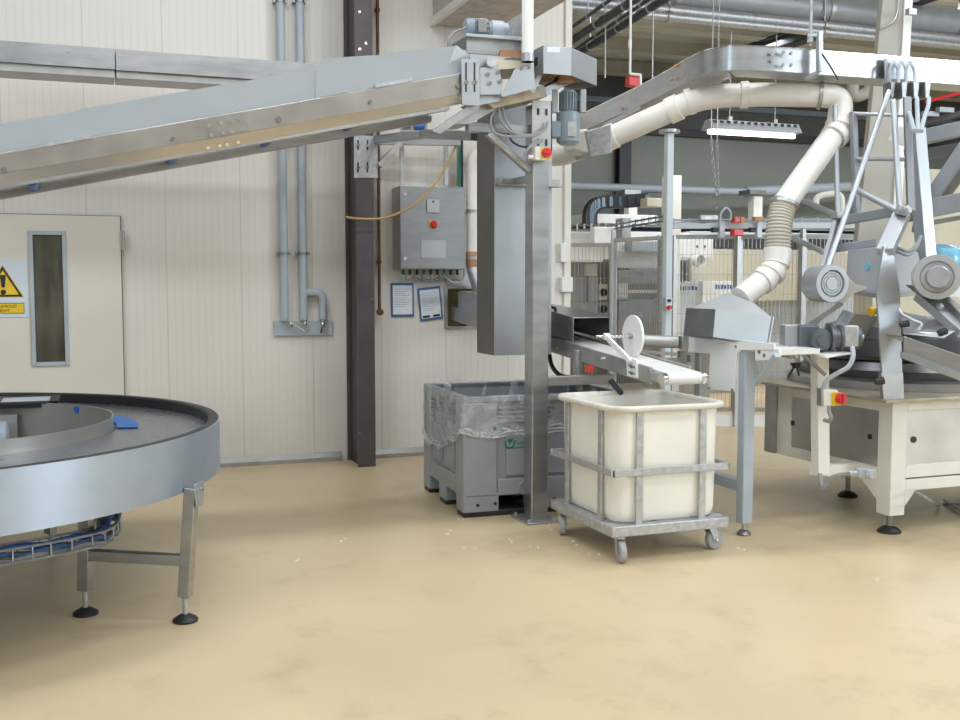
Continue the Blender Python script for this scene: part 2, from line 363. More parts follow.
# ------------------------------------------------------------------ brown column
cy0 = 8.52; cx0, cx1 = py(357,300,cy0).x, py(374.5,300,cy0).x
col = thing('steel_column', 'dark brown painted steel I-column standing against the cream wall', 'column', ((cx0+cx1)/2,8.7,0))
mb = MB(); mb.box((cx0,cy0,0), (cx1,cy0+.018,6.0)); mb.box((cx0,8.9,0), (cx1,8.918,6.0)); mb.build('flange', M['brown'], col)
mb = MB(); mb.box(((cx0+cx1)/2-.045,cy0+.018,0), ((cx0+cx1)/2-.03,8.9,6.0)); mb.build('web', M['brownshade'], col)  # web darker than the flanges: shade of the recess put into its paint
mb = MB()
for yy in (12,49,300,433): 
    p = py(359.5 if yy!=300 else 372,yy,cy0); mb.bolt(p, (0,-1,0), .012, .006)
mb.bolt(py(366,43.5,cy0), (0,-1,0), .01, .006); mb.build('bolt', M['chrome'], col)
# ------------------------------------------------------------------ wall pipes and tap board
PYY = WY-.06
def wp(x, y, Y=PYY): return py(x, y, Y)
tp = thing('tap_board', 'blue-grey tap board on the wall, fed by the two grey pipes', 'water taps', wp(303,334,WY))
mb = MB(); a, b = wp(274,321.5,WY-.03), wp(333,335,WY-.03); mb.box((a.x,WY-.03,b.z), (b.x,WY,a.z)); mb.build('board', M['pipe'], tp, bevel=.004)
for k, (x, lever) in enumerate(((291,(14,7)),(305,(4,8)),(323,(-2,9)))):
    p = wp(x,324,WY-.07); q = wp(x,324,WY-.02)
    mb = MB(); mb.cyl(q, p, .016); mb.ball(p, .022); mb.cyl(p, p+V((0,-.03,-.035)), .011); mb.cyl(p+V((0,0,-.005)), p+V((0,0,.03)), .015)
    mb.build('tap', M['chrome'], tp)
    mb = MB(); mb.bar(p+V((0,-.01,.015)), wp(x+lever[0],324+lever[1],WY-.09), .014, .008); mb.build('lever', M['chrome'] if k < 2 else M['black'], tp)
for nm, x, lab in (('left',284.5,'left of the two grey wall pipes running down to the tap board'),('right',303.5,'right grey wall pipe, the one with a side branch above the tap board')):
    t = thing('wall_pipe', lab, 'pipe', wp(x,320,PYY))
    pb, ptp = wp(x,319.5), wp(x-1.5,-20); ptp.x = pb.x
    mb = MB(); mb.cyl(pb, ptp, .036, n=20)
    if nm == 'right':
        q = [wp(303.5,292.5), wp(323,292.5), wp(323,319)]; q[0].y = q[1].y = q[2].y = PYY; mb.tube(arc(q, .09, 8), .034, 16)
    mb.build('pipe', M['pipe'], t)
    for yy in (253.5, 2):
        p = wp(x,yy); p.x = pb.x; mb = MB(); mb.cyl(p-V((0,0,.012)), p+V((0,0,.012)), .042); mb.box((p.x-.055,WY-.02,p.z-.01), (p.x+.055,WY,p.z+.01)); mb.box((p.x+.036,PYY-.01,p.z-.012), (p.x+.058,PYY+.01,p.z+.012)); mb.box((p.x-.058,PYY-.01,p.z-.012), (p.x-.036,PYY+.01,p.z+.012)); mb.build('pipe_clip', M['steeld'], t)
# rusty rod right of the column
p0, p1 = wp(379.5,312,WY-.05), wp(378,-20,WY-.05); p1.x = p0.x
t = thing('rusty_pipe', 'thin rusty brown pipe running down the wall beside the brown column', 'pipe', p0)
mb = MB(); mb.cyl(p0, p1, .014, n=12); mb.build('pipe', M['rust'], t)
mb = MB(); mb.cyl(p0+V((0,0,.0)), p0+V((0,-.03,0)), .03); mb.cyl(p0+V((0,-.03,0)), p0+V((0,-.034,0)), .014); mb.build('end_fitting', M['rust'], t)
mb = MB()
for yy in (262, 10): p = wp(379.5,yy,WY-.05); mb.cyl((p0.x,p.y,p.z-.012), (p0.x,p.y,p.z+.012), .022); mb.box((p0.x-.01,WY-.05,p.z-.01), (p0.x+.01,WY,p.z+.01))
mb.build('pipe_clip', M['rust'], t)
# ------------------------------------------------------------------ control cabinet
CY = WY-.25
a, b = py(400,185.5,CY), py(465,269.5,CY)
cab = thing('control_cabinet', 'brushed steel electrical cabinet with a red rotary switch on the wall', 'cabinet', ((a.x+b.x)/2,WY,b.z))
mb = MB(); mb.box((a.x,CY+.02,b.z), (b.x,WY,a.z)); mb.build('body', M['dull'], cab, bevel=.006)
mb = MB(); mb.box((a.x,CY,b.z+.004), (b.x,CY+.018,a.z-.004)); mb.build('door', M['cabsteel'], cab, bevel=.005)
for yy in (194,258.5):
    p = py(405,yy,CY); mb = MB(); mb.cyl(p, p+V((0,-.008,0)), .017); mb.build('lock', M['chrome'], cab); 
p = py(433.5,224.5,CY)
mb = MB(); mb.cbox(p+V((-.012,-.004,-.0)), (.05,.008,.062)); ysw = mb.build('switch_plate', M['yellow'], cab)
mb = MB(); mb.lathe(p, [(.001,.0),(.034,.0),(.034,.012),(.026,.03),(.001,.032)], (0,-1,0)); mb.cbox(p+V((0,-.036,0)), (.014,.014,.05)); mb.build('switch_knob', M['red'], cab, bevel=.002)
a2, b2 = py(426.5,199.5,CY), py(439,213,CY)
mb = MB(); mb.box((a2.x,CY-.014,b2.z), (b2.x,CY,a2.z)); pl = mb.build('small_label_plate', M['conn'], cab, bevel=.003)
mb = MB()
for k in range(3): mb.box((a2.x+.02,CY-.0155,b2.z+.02+k*.018), (b2.x-.02,CY-.014,b2.z+.028+k*.018))
mb.build('plate_print', M['print'], pl)
mb = MB(); mb.cyl(((a2.x+b2.x)/2,CY-.016,a2.z-.018), ((a2.x+b2.x)/2,CY-.014,a2.z-.018), .011); mb.build('blue_dot', M['bluefr'], pl)
a3, b3 = py(421,240,CY), py(445.5,258,CY)
mb = MB(); mb.box((a3.x,CY-.004,b3.z), (b3.x,CY,a3.z)); 
for xx in (a3.x+.012,b3.x-.012):
    for zz in (a3.z-.012,b3.z+.012): mb.bolt((xx,CY-.004,zz), (0,-1,0), .007, .004)
mb.build('blank_plate', M['satin'], cab)
for k in range(9):
    x = a.x+.06+k*.062; mb = MB(); mb.cyl((x,CY+.12,b.z), (x,CY+.12,b.z-.045), .013, n=10); mb.build('cable_gland', M['cableblk'] if k%3 else M['green'], cab)
mb = MB()
for k in range(6):
    x = a.x+.08+k*.075; mb.tube(curve([(x,CY+.12,b.z-.04),(x+.02,CY+.14,b.z-.09),(x+.10,CY+.16,b.z-.07-.01*(k%3)),(x+.18,CY+.2,b.z-.10)]), .007, 6)
mb.tube(curve([(b.x-.18,CY+.1,b.z-.03),(b.x-.1,CY+.06,b.z-.11),(b.x,CY+.05,b.z-.09),(b.x+.03,CY+.1,b.z+.05)]), .011, 8); cabs = mb.build('cable', M['cable'], cab)
for x, ytop, r in ((402,150,.016),(446,146,.016)):
    p = py(x,185,CY+.12); q = py(x,ytop-6,CY+.12); mb = MB(); mb.bar((p.x,CY+.12,p.z), (p.x,CY+.12,q.z), .035, .025, (0,1,0)); mb.build('cable_conduit', M['galv'], cab)
# green cable ladder above the cabinet
p, q = py(460,186,CY+.12), py(460,138,CY+.12)
t = thing('cable_ladder', 'narrow wire cable tray with green cable above the steel cabinet', 'cable tray', (p.x,CY+.12,p.z))
mb = MB()
for dx in (-.025,.025): mb.cyl((p.x+dx,CY+.12,p.z), (p.x+dx,CY+.12,q.z), .006, n=6)
for k in range(8): z = p.z+.02+k*(q.z-p.z-.04)/7; mb.cyl((p.x-.028,CY+.12,z), (p.x+.028,CY+.12,z), .005, n=6)
mb.build('tray_wire', M['steeld'], t)
for dx, m in ((-.01,'green'),(.012,'cableblk')):
    mb = MB(); mb.cyl((p.x+dx,CY+.105,p.z-.01), (p.x+dx,CY+.105,q.z), .012, n=8); mb.build('cable', M[m], t)
# papers
def paper(c, quad, lab, extra):
    P = [py(x,y,WY-.012) for x,y in quad]; t = thing('notice', lab, 'notice', P[3])
    mb = MB(); mb.prism(P, (0,.012,0)); mb.build('blue_frame', M['bluefr'], t)
    ce = sum(P, V())/4; Q = [ce+(p-ce)*V2 for p, V2 in ((p, .86) for p in P)]
    mb = MB(); mb.prism([q+V((0,-.003,0)) for q in Q], (0,.004,0)); sh = mb.build('sheet', M['paper'], t)
    def at(u, v): return (Q[0]*(1-u)+Q[1]*u)*(1-v)+(Q[3]*(1-u)+Q[2]*u)*v+V((0,-.004,0))
    mb = MB()
    for k in range(9): v = .12+k*.075; mb.prism([at(.1,v),at(.86-.12*(k%3),v),at(.86-.12*(k%3),v+.02),at(.1,v+.02)], (0,.0015,0))
    mb.build('print_lines', M['print'], sh)
    if extra == 'bars':
        mb = MB()
        for u in (.05,.58): mb.prism([at(u,.9),at(u+.36,.9),at(u+.36,.98),at(u,.98)], (0,.0015,0))
        mb.build('black_block', M['black'], t)
    else:
        mb = MB(); mb.prism([at(0,.36),at(1,.34),at(1,.42),at(0,.44)], (0,.0012,0)); mb.build('tape', M['whitep'], t)
paper(0, ((391,283),(413.5,283),(414,316.5),(391.5,317)), 'blue-framed notice hanging straight on the wall under the cabinet', 'tape')
paper(0, ((417.5,288.5),(440,286),(443,318.5),(420.5,321.5)), 'tilted blue-framed notice with two black blocks along its bottom', 'bars')
# wall opening frame
t = thing('opening_frame', 'steel frame lining the small conveyor opening in the wall', 'frame', (ox0,WY,oz0))
mb = MB(); f = .03
mb.box((ox0-.02,WY-.02,oz0-.02), (ox0+f-.02,WY+.14,oz1+.02)); mb.box((ox1-f,WY-.02,oz0-.02), (ox1+.02,WY+.14,oz1+.02)); mb.box((ox0,WY-.02,oz0-.03), (ox1,WY+.14,oz0)); mb.box((ox0,WY-.02,oz1), (ox1,WY+.14,oz1+.03)); mb.build('frame', M['dull'], t, bevel=.003)
mb = MB(); mb.box((ox0-.2,WY+.5,oz0-.4), (ox1+.4,WY+.55,oz1+.4)); mb.build('lining', M['inner'], t)  # yellowish light of the room beyond put into this panel's colour
# ochre hose
pts = [py(346,217,8.46), py(357,218.5,8.44), py(380,218.5,8.45), py(401,212,8.5), py(420,200,8.55), py(437,181,8.6), py(447,164,8.65), py(456,146,8.68)]
mb = MB(); mb.tube(curve(pts), .0095, 8); tag(mb.build('hose', M['hose']), 'thin ochre hose sagging from the brown column past the cabinet', 'hose')
# ventilation slab at the top
a, b = py(431,23.5,8.9), py(514,23,8.9)
t = thing('ventilation_unit', 'beige box unit on the wall above the end of the inclined conveyor', 'ventilation unit', (a.x,8.9,a.z))
mb = MB(); z0 = a.z; mb.box((a.x+.03,7.62,z0), (b.x,8.94,z0+.8)); mb.build('casing', mat('stained_panel', (.52,.46,.40), .6, var=.22, scale=9), t)
mb = MB(); mb.box((a.x,7.58,z0-.012), (a.x+.04,8.94,z0+.05)); mb.box((a.x,7.58,z0-.012), (b.x,7.62,z0+.05)); mb.build('edge_rail', M['creamp'], t)
# ================================================================== POST, CHUTE, PALLET BOX
PF = 6.15
pl_, pr_ = py(532,400,PF).x, py(548.5,400,PF).x; ptz = py(540,104,PF).z; pb_ = PF+.13
post = thing('support_post', 'tall square steel post with a bolted foot plate before the grey pallet box', 'post', ((pl_+pr_)/2,PF+.06,0))
mb = MB(); mb.box((pl_,PF,.01), (pr_,pb_,ptz)); mb.build('pole', M['steel'], post, bevel=.008)
mb = MB(); mb.box((pl_-.06,PF-.07,0), (pr_+.05,pb_+.08,.014)); mb.build('foot_plate', M['dull'], post, bevel=.003)
for dx in (-.035, pr_-pl_+.025):
    for dy in (-.045,.185): mb = MB(); mb.bolt((pl_+dx,PF+dy,.014), (0,0,1), .012, .018); mb.build('bolt', M['galv'], post)
mb = MB(); mb.box((pl_-.012,PF-.012,ptz-.30), (pr_+.012,PF,ptz+.02)); mb.box((pr_,PF-.012,ptz-.30), (pr_+.012,pb_+.02,ptz+.02)); hb = mb.build('head_bracket', M['dull'], post, bevel=.003)
for xx in (pl_+.03,pr_-.03):
    for zz in (ptz-.05,ptz-.24): mb = MB(); mb.cbox((xx,PF-.014,zz), (.014,.006,.04)); mb.build('slot', M['dark'], hb)
# arms from the post to the conveyor and chute
a, b = py(467,127,PF+.05), py(527,127,PF+.05)
mb = MB(); mb.bar((a.x,PF+.06,a.z), (pl_,PF+.06,a.z), .06, .06); mb.build('arm', M['steel'], post, bevel=.004)
a, b = py(488,133,PF+.05), py(528,171,PF+.05)
mb = MB(); mb.bar((a.x,PF+.06,a.z), (pl_+.005,PF+.06,b.z), .05, .04); mb.build('brace', M['dull'], post, bevel=.004)
# low arm to the right carrying the belt conveyor
a, b = py(548,381,PF+.06), py(612,379,PF+.06)
mb = MB(); mb.bar((pr_,PF+.06,a.z), (b.x,PF+.06,a.z), .06, .062); mb.build('arm', M['dull'], post, bevel=.004)
# emergency switch on the post
p = py(541,153.5,PF-.06)
es = thing('isolator_switch', 'small cream switch box with a red knob on the tall steel post', 'switch', (p.x,PF-.005,p.z-.05))
a, b = py(533.5,147,PF-.05), py(549,161,PF-.05)
mb = MB(); mb.box((a.x,PF-.075,b.z), (b.x,PF-.013,a.z)); mb.build('box', M['creamp'], es, bevel=.006)
p = py(545.5,153,PF-.075); mb = MB(); mb.cbox(p+V((0,-.003,0)), (.062,.006,.07)); mb.build('yellow_plate', M['yellow'], es)
mb = MB(); mb.cyl(p, p+V((0,-.03,0)), .03); mb.cbox(p+V((0,-.034,0)), (.05,.012,.014)); mb.build('knob', M['red'], es)
mb = MB(); g = py(530,157,PF-.045); mb.cyl((a.x,PF-.045,g.z), (a.x-.035,PF-.045,g.z), .014); mb.build('cable_gland', M['creamp'], es)
mb = MB()
for k in range(2):
    q = [(a.x-.03,PF-.045,g.z), py(524,157+k,PF-.04), py(529,148-k,PF-.05), py(540,142-k*2,PF-.02), py(556,136,PF+.06)]
    mb.tube(curve(q), .007, 7)
mb.build('cable', M['cable'], es)
t = thing('cable_loop', 'loose grey cables looping from the conveyor head to the steel post', 'cable', py(500,135,PF-.03))
for q in (((497,106),(491,118),(493,131),(505,136),(527,136)), ((499,105),(500,118),(510,131),(528,135),(544,130),(548,122)), ((502,106),(507,122),(517,134),(533,136),(547,128))):
    mb = MB(); mb.tube(curve([py(x,y,PF-.035) for x,y in q]), .008, 7); mb.build('cable', M['cable'], t)
mb = MB(); mb.tube(curve([py(x,y,PF-.03) for x,y in ((508,133),(512,141),(520,146),(528,147))]), .007, 7); mb.build('cable', M['cableblk'], t)
# drop chute
CF = 6.58
c0, c1 = py(494.5,250,CF).x, py(551.5,250,CF).x; cb = py(500,355.5,CF).z; ct = py(500,103,CF).z
chu = thing('drop_chute', 'tall U-shaped sheet steel chute hanging behind the post over the grey pallet box', 'chute', ((c0+c1)/2,CF,cb))
mb = MB(); mb.box((c0,CF,cb), (c1,CF+.006,ct)); mb.build('front_sheet', M['satin'], chu)
ct2 = py(485,128,CF).z
mb = MB(); mb.box((c0,CF+.006,cb), (c0+.005,CF+.34,ct)); mb.build('side_sheet', M['shadesheet'], chu)  # left side coloured dark in place of dark reflections in the steel
mb = MB(); mb.box((c1-.005,CF+.006,cb), (c1,CF+.34,ct)); mb.build('side_sheet', M['steeld'], chu)
# the far lip of the left sheet reaches a little wider
z1 = py(510,178,CF-.04).z; z2 = py(510,184,CF-.04).z
mb = MB(); mb.box((c0+.012,CF-.05,z2), (c1+.04,CF-.0,z1)); mb.box((c0+.012,CF-.07,z2-.012), (c1+.05,CF-.0,z2)); mb.box((pl_+.03,pb_,z2), (pr_-.03,CF-.05,z1)); mb.build('bracket', M['dull'], chu, bevel=.003)
mb = MB(); mb.bolt((c0+.05,CF-.05,(z1+z2)/2), (0,-1,0), .012); mb.build('bolt', M['chrome'], chu)
# --- grey pallet box
bx0, by0 = 2.285, 6.49; bx1, by1, bz = bx0+1.2, by0+1.03, .795
box = thing('pallet_box', 'grey plastic pallet box lined with clear film behind the steel post', 'pallet box', ((bx0+bx1)/2,(by0+by1)/2,0))
mb = MB(); w = .03; zb = .155
for lo, hi in (((bx0+.02,by0+.02),(bx1-.02,by0+.05)),((bx0+.02,by1-.05),(bx1-.02,by1-.02)),((bx0+.02,by0+.05),(bx0+.05,by1-.05)),((bx1-.05,by0+.05),(bx1-.02,by1-.05))):
    mb.box((*lo,zb), (*hi,bz-.01))
mb.box((bx0+.02,by0+.02,zb-.02), (bx1-.02,by1-.02,zb+.02))
body = mb.build('body', M['greypl'], box)
mb = MB(); loft(mb, [rrect(bx0+d,by0+d,bx1-d,by1-d,.04,z) for d,z in ((.0,bz-.035),(-.004,bz-.03),(-.004,bz),(.05,bz),(.05,bz-.035),(.0,bz-.035))]); mb.build('rim', M['greypl'], box)
def corner(mb, x, y, sx, sy, w1, w2):
    mb.box((min(x,x+sx*w1),min(y,y+sy*.05),zb-.03), (max(x,x+sx*w1),max(y,y+sy*.05),bz-.03)); mb.box((min(x,x+sx*.05),min(y,y+sy*w2),zb-.03), (max(x,x+sx*.05),max(y,y+sy*w2),bz-.03))
for x,sx in ((bx0,1),(bx1,-1)):
    for y,sy in ((by0,1),(by1,-1)):
        mb = MB(); mb.prism([(x+sx*p,y+sy*q,zb-.03) for p, q in ((0,0),(.24,0),(.24,.05),(.05,.05),(.05,.19),(0,.19))], (0,0,bz-zb)); mb.build('corner_pillar', M['greypl'], box, bevel=.012)
# recessed panels and ribs of the walls
mb = MB()
for k in range(4): z = bz-.075-.03*k; mb.box((bx0+.24,by0+.004,z-.008), (bx1-.24,by0+.03,z+.006))
mb.box((bx0+.30,by0-.002,zb+.11), (bx1-.30,by0+.03,bz-.23)); mb.box((bx0+.24,by0,zb-.02), (bx1-.24,by0+.03,zb+.09)); mb.build('front_ribs', M['greypl'], box, bevel=.008)
mb = MB()
for k in range(5):
    z = bz-.075-.03*k; mb.box((bx0+.006,by0+.19,z-.008), (bx0+.03,by1-.19,z+.005))
for yc in (by0+.345, by0+.665): mb.box((bx0+.002,yc-.11,zb+.13), (bx0+.03,yc+.11,bz-.25))
mb.box((bx0,by0+.19,zb-.02), (bx0+.03,by1-.19,zb+.10)); mb.build('side_ribs', M['greypl'], box, bevel=.008)
for (fx0,fx1) in ((bx0,bx0+.25),(bx0+.475,bx0+.725),(bx1-.25,bx1)):
    for (fy0,fy1) in ((by0,by0+.17),(by0+.43,by0+.60),(by1-.17,by1)):
        mb = MB(); mb.box((fx0,fy0,.03), (fx1,fy1,zb)); mb.build('foot', M['greypl'], box, bevel=.01)
for (fy0,fy1) in ((by0,by0+.16),(by0+.435,by0+.595),(by1-.16,by1)):
    mb = MB(); mb.box((bx0+.004,fy0+.004,0), (bx1-.004,fy1-.004,.04)); mb.build('runner', M['black'], box, bevel=.008)
mb = MB(); p = py(521.5,485,by0); mb.lathe(p, [(.001,.006),(.03,.006),(.034,.012),(.046,.012),(.05,0)], (0,-1,0), 20); mb.build('drain_plug', M['greypl'], box)
mb = MB()
for x,y in ((476,503),(493,501),(492.5,427),(550,496)): p = py(x,y,by0); mb.cyl(p+V((0,.002,0)), p+V((0,-.002,0)), .012, n=12)
mb.build('plug_hole', M['black'], box)
# green print
g = py(507,441,by0-.003); lg = .036
mb = MB()
ring = [V((g.x+lg*math.cos(a),by0-.0045,g.z-.004+lg*math.sin(a))) for a in [math.radians(150+k*14) for k in range(18)]]
ri = [V((g.x+lg*.68*math.cos(a),by0-.0045,g.z-.004+lg*.68*math.sin(a))) for a in [math.radians(150+k*14) for k in range(18)]]
for i in range(17): mb.prism([ring[i],ring[i+1],ri[i+1],ri[i]], (0,.002,0))
mb.prism([(g.x-.02,by0-.0045,g.z+.026),(g.x+.03,by0-.0045,g.z+.03),(g.x+.002,by0-.0045,g.z-.014)], (0,.002,0)); mb.build('green_emblem', M['green'], box)
q = py(511,442.5,by0-.003); text_mesh('green_lettering', 'Turn', .046, (q.x,by0-.003,q.z-.002), (1,0,0), (0,0,1), M['green'], box)
mb = MB(); q0 = py(504,446,by0-.003); 
for k in range(7): mb.box((q0.x+k*.021,by0-.0045,q0.z-.006), (q0.x+k*.021+.016,by0-.002,q0.z+.004))
mb.build('green_underline', M['green'], box)
# film liner: draped over the rim, inside and out
rnd = random.Random(3)
def wav(u, v, s): return .010*math.sin(u*23+s)+.008*math.sin(u*51+v*9+s*2)+.005*math.sin(u*97-v*17)
per = rrect(bx0-.008, by0-.008, bx1+.008, by1+.008, .04, 0, n=4)
dense = []
for i in range(len(per)):
    a, b = per[i], per[(i+1)%len(per)]; k = max(1, int((b-a).length/.035))
    dense += [a+(b-a)*(j/k) for j in range(k)]
cc = V(((bx0+bx1)/2,(by0+by1)/2,0)); rings = []; n = len(dense); hs = []
acc = 0; us = []
for i in range(n): us.append(acc); acc += (dense[(i+1)%n]-dense[i]).length
def hang(p, u):
    d = (p-V((bx0,by0,0))).length; 
    if p.y > by0+.02 and p.x < bx0+.1: s = .33-.10*(1-min(1,abs((p.y-by0)-.72)/.72))*-1 if p.y-by0 > .3 else .25+.08*((p.y-by0)/.3)
    else: s = .24+.03*math.sin(u*3)
    return s+.012*math.sin(u*19)
for v in (0,.25,.5,.75,1):
    rings.append([V((p.x,p.y,0))+(p-cc).normalized()*(.001+wav(us[i],v*3,0)*(.2+v)*.35+.004*v)+V((0,0,bz+.006-hang(p,us[i])*v)) for i,p in enumerate(dense)])
top = [cc+(p-cc)*.985+V((0,0,bz+.012)) for p in dense]
inn = []
for v in (0,.35,.7,1):
    inn.append([cc+(p-cc)*(.905-.03*v)+V((wav(us[i],v*4,2),wav(us[i],v*3,5),bz+.006-v*.55)) for i,p in enumerate(dense)])
mb = MB(); R = rings[::-1]+[top]+inn; R = [r+[r[0]] for r in R]; m_ = len(R[0])
mb.add([p for r in R for p in r], [(i*m_+k,i*m_+k+1,(i+1)*m_+k+1,(i+1)*m_+k) for i in range(len(R)-1) for k in range(m_-1)])
o = mb.build('film_liner', M['film'], ang=180); tag(o, 'crumpled clear plastic film liner hung over the rim of the grey pallet box', 'plastic film')
mb = MB()
hem = rings[-1]
for s in range(4):
    pts = [hem[i]+V((0,0,.012*s+.008*math.sin(us[i]*(17+5*s)+s)))+(hem[i]-cc).normalized()*(.004+.006*math.sin(us[i]*(29+s*7)+s*2)) for i in range(0,n)]
    mb.tube(pts, [.005+.003*math.sin(us[i]*(31+s*6)+s) for i in range(n)], 5, closed=True)
b = mb.build('rolled_hem', film_mat('rolled_film', (.9,.9,.88), .2, .6, 16), o, ang=180)
pv = V((bx0,by0,0)); Rz = Matrix.Rotation(math.radians(-2.7), 4, 'Z'); sh = V((-.015,-.07,0))
for ob in (box, o): ob.location = Rz@(ob.location-pv)+pv+sh; ob.rotation_euler.z = math.radians(-2.7)
# ================================================================== INCLINED CONVEYOR
IY = 6.03; IW = .46
inc = thing('inclined_conveyor', 'long stainless belt conveyor rising from the left to the post, glossy side sheets', 'conveyor', py(240,150,IY))
def strip(mb, pts, Y, d): mb.prism([py(x,y,Y) for x,y in pts], (0,d,0)); return mb
mb = MB(); strip(mb, ((-60,164),(225,114.5),(472,71.5),(472,92),(225,136.5),(-60,184)), IY, .006); sp = mb.build('side_plate', mat('warm_brushed_steel', (.50,.475,.445), .31, .92, .1, 5), inc, bevel=.002)
# lower lip folded inwards
mb = MB()
A0, A1 = py(-60,184,IY), py(225,136.5,IY); B1 = py(472,92,IY); lip = V((0,.045,-.055))
mb.add([A0,A1,B1,B1+lip,A1+lip,A0+lip], [(0,1,4,5),(1,2,3,4)]); mb.add([p+V((0,.006,.002)) for p in (A0,A1,B1,B1+lip,A1+lip,A0+lip)], [(0,1,4,5),(1,2,3,4)])
mb.build('folded_lip', mat('floor_tinted_steel', (.60,.54,.46), .35, .7, .05), inc)  # beige of the reflected floor put into the lip's base colour
# far side plate and underside
A, B = py(-60,184,IY), py(452,96,IY)
off = V((0,IW,0)); dn = V((0,0,-.055))
mb = MB(); mb.prism([A+off+dn*1.6,B+off+dn*1.6,B+off+V((0,0,.12)),A+off+V((0,0,.12))], (0,.006,0)); mb.build('side_plate', M['dull'], inc)
mb = MB(); mb.prism([A+V((0,.045,-.055)),B+V((0,.045,-.055)),B+V((0,.045,-.075)),A+V((0,.045,-.075))], (0,.05,0)); mb.prism([A+V((0,IW-.06,-.055)),B+V((0,IW-.06,-.055)),B+V((0,IW-.06,-.095)),A+V((0,IW-.06,-.095))], (0,.06,0)); mb.build('lower_flange', M['dull'], inc)
mb = MB(); mb.prism([A+V((0,.06,-.02)),B+V((0,.06,-.02)),B+V((0,.06,-.028)),A+V((0,.06,-.028))], (0,IW-.1,0)); mb.build('return_belt', M['dull'], inc)
for x,y in ((31,182),(174,155),(272,136.5),(357,120.5),(438,104.5)):
    p = py(x,y-2,IY+.1); mb = MB(); mb.cyl((p.x,IY+.07,p.z), (p.x,IY+IW-.07,p.z), .035, n=16); mb.build('roller', M['blue'], inc)
# joint, bolts
mb = MB(); strip(mb, ((207,117.5),(249,110.5),(249,130),(207,138)), IY-.004, .004); mb.build('joint_plate', bpy.data.materials['warm_brushed_steel'], inc, bevel=.001)
for x,y in ((209,125.5),(221,123),(229.5,121.5),(240,119.5),(211.5,135),(223.5,133),(231.5,131.5),(243,129.5)):
    mb = MB(); mb.bolt(py(x,y,IY-.004), (0,-1,0), .014, .01); mb.build('bolt', M['chrome'], inc)
for x,y in ((208,150),(219.5,148),(227,146.5),(238,144.5)):
    mb = MB(); mb.bolt(py(x,y-3,IY+.03), (0,-1,-.6), .012, .01); mb.build('bolt', M['chrome'], inc)
for x,y,r in ((4,170.5,.016),(172.5,139,.012),(278.5,119.5,.017),(370,102,.013),(458,86,.016)):
    mb = MB(); mb.cyl(py(x,y,IY), py(x,y,IY)+V((0,-.012,0)), r, n=10); mb.build('roller_bolt', M['steeld'], inc)
# glossy side sheets
mb = MB(); strip(mb, ((-60,134),(72,112),(72,140),(-60,163)), IY+.02, .006); mb.build('side_sheet', M['sheet'], inc)
mb = MB(); strip(mb, ((72,112),(81,109),(311,69.5),(317,70.5),(317,98),(72,140)), IY+.02, .006); mb.build('side_sheet', M['sheet'], inc)
mb = MB(); strip(mb, ((315.5,69.5),(323,58.5),(391,54),(391,84.5),(315.5,98)), IY+.014, .006); mb.build('side_sheet', M['sheet'], inc)
mb = MB(); strip(mb, ((391,53),(457,45.5),(469,55),(469,72),(391,85)), IY+.014, .006); mb.build('side_sheet', M['sheet'], inc)
mb = MB(); P = [py(x,y,IY+.014) for x,y in ((457,45.5),(449,63),(469,55))]; mb.add([P[0],P[1]+V((0,-.004,0)),P[2]+V((0,-.004,0)),P[0]+V((0,.02,0)),P[1]+V((0,.02,0)),P[2]+V((0,.02,0))],[(0,1,2),(3,5,4),(0,3,4,1),(1,4,5,2),(2,5,3,0)]); mb.build('corner_gusset', M['sheet'], inc)
for x0,y0,x1,y1 in ((48,144.5,92,136.5),(375,86.5,412,79.5)):
    mb = MB(); mb.bar(py(x0,y0,IY+.004), py(x1,y1,IY+.004), .02, .02); mb.build('sheet_clip', M['galv'], inc)
# ---- head of the inclined conveyor (still the same conveyor frame)
HY = IY-.02
mb = MB(); strip(mb, ((461.5,59),(479.5,60),(480,106),(462,105)), HY-.012, .012); ad = mb.build('slotted_plate', M['satin'], inc, bevel=.002)
for x in (466,474.5):
    mb = MB(); strip(mb, ((x-.9,62.5),(x+.9,62.5),(x+.9,92),(x-.9,92)), HY-.0125, .002); mb.build('slot', M['dark'], ad)
    mb = MB(); mb.bolt(py(x,82.5,HY-.012), (0,-1,0), .014, .012); mb.build('bolt', M['chrome'], ad)
mb = MB(); strip(mb, ((480,67.5),(499,66),(502.5,84),(501,94.5),(480,95)), HY, .008); hp = mb.build('head_plate', M['satin'], inc, bevel=.002)
for x,y in ((487.5,74.5),(498,72.5),(489.5,83.5),(500,81.5)): mb = MB(); mb.bolt(py(x,y,HY), (0,-1,0), .014, .01); mb.build('bolt', M['chrome'], hp)
mb = MB(); strip(mb, ((480,95),(501,94.5),(500,101),(480,105)), HY+.03, .02); mb.build('folded_lip', M['satin'], inc)
mb = MB(); strip(mb, ((501,96),(515,69),(533.5,63),(535.5,88.5),(503,97)), HY-.01, .008); hq = mb.build('end_plate', M['satin'], inc, bevel=.002)
for x,y in ((521.5,69),(529,67.5)): mb = MB(); mb.bolt(py(x,y,HY-.01), (0,-1,0), .01, .006); mb.build('bolt', M['steeld'], hq)
mb = MB(); p0 = py(487,64,HY+.06); p1 = py(536,60,HY+.06); mb.prism([py(494,58.5,HY+.03),py(534,62.5,HY+.03),py(534,67,HY+.03),py(490,70,HY+.03)], (0,.4,0)); mb.build('belt_end', M['tan'], inc)
mb = MB(); strip(mb, ((470,54),(512,57.5),(492,62),(480,67),(470,66)), HY+.04, .05); mb.build('guard_plate', M['satin'], inc)
a = py(491,62,HY-.01); mb = MB(); mb.cyl((a.x,HY-.02,a.z), (a.x,HY+.4,a.z), .032); mb.build('end_roller', M['galv'], inc)
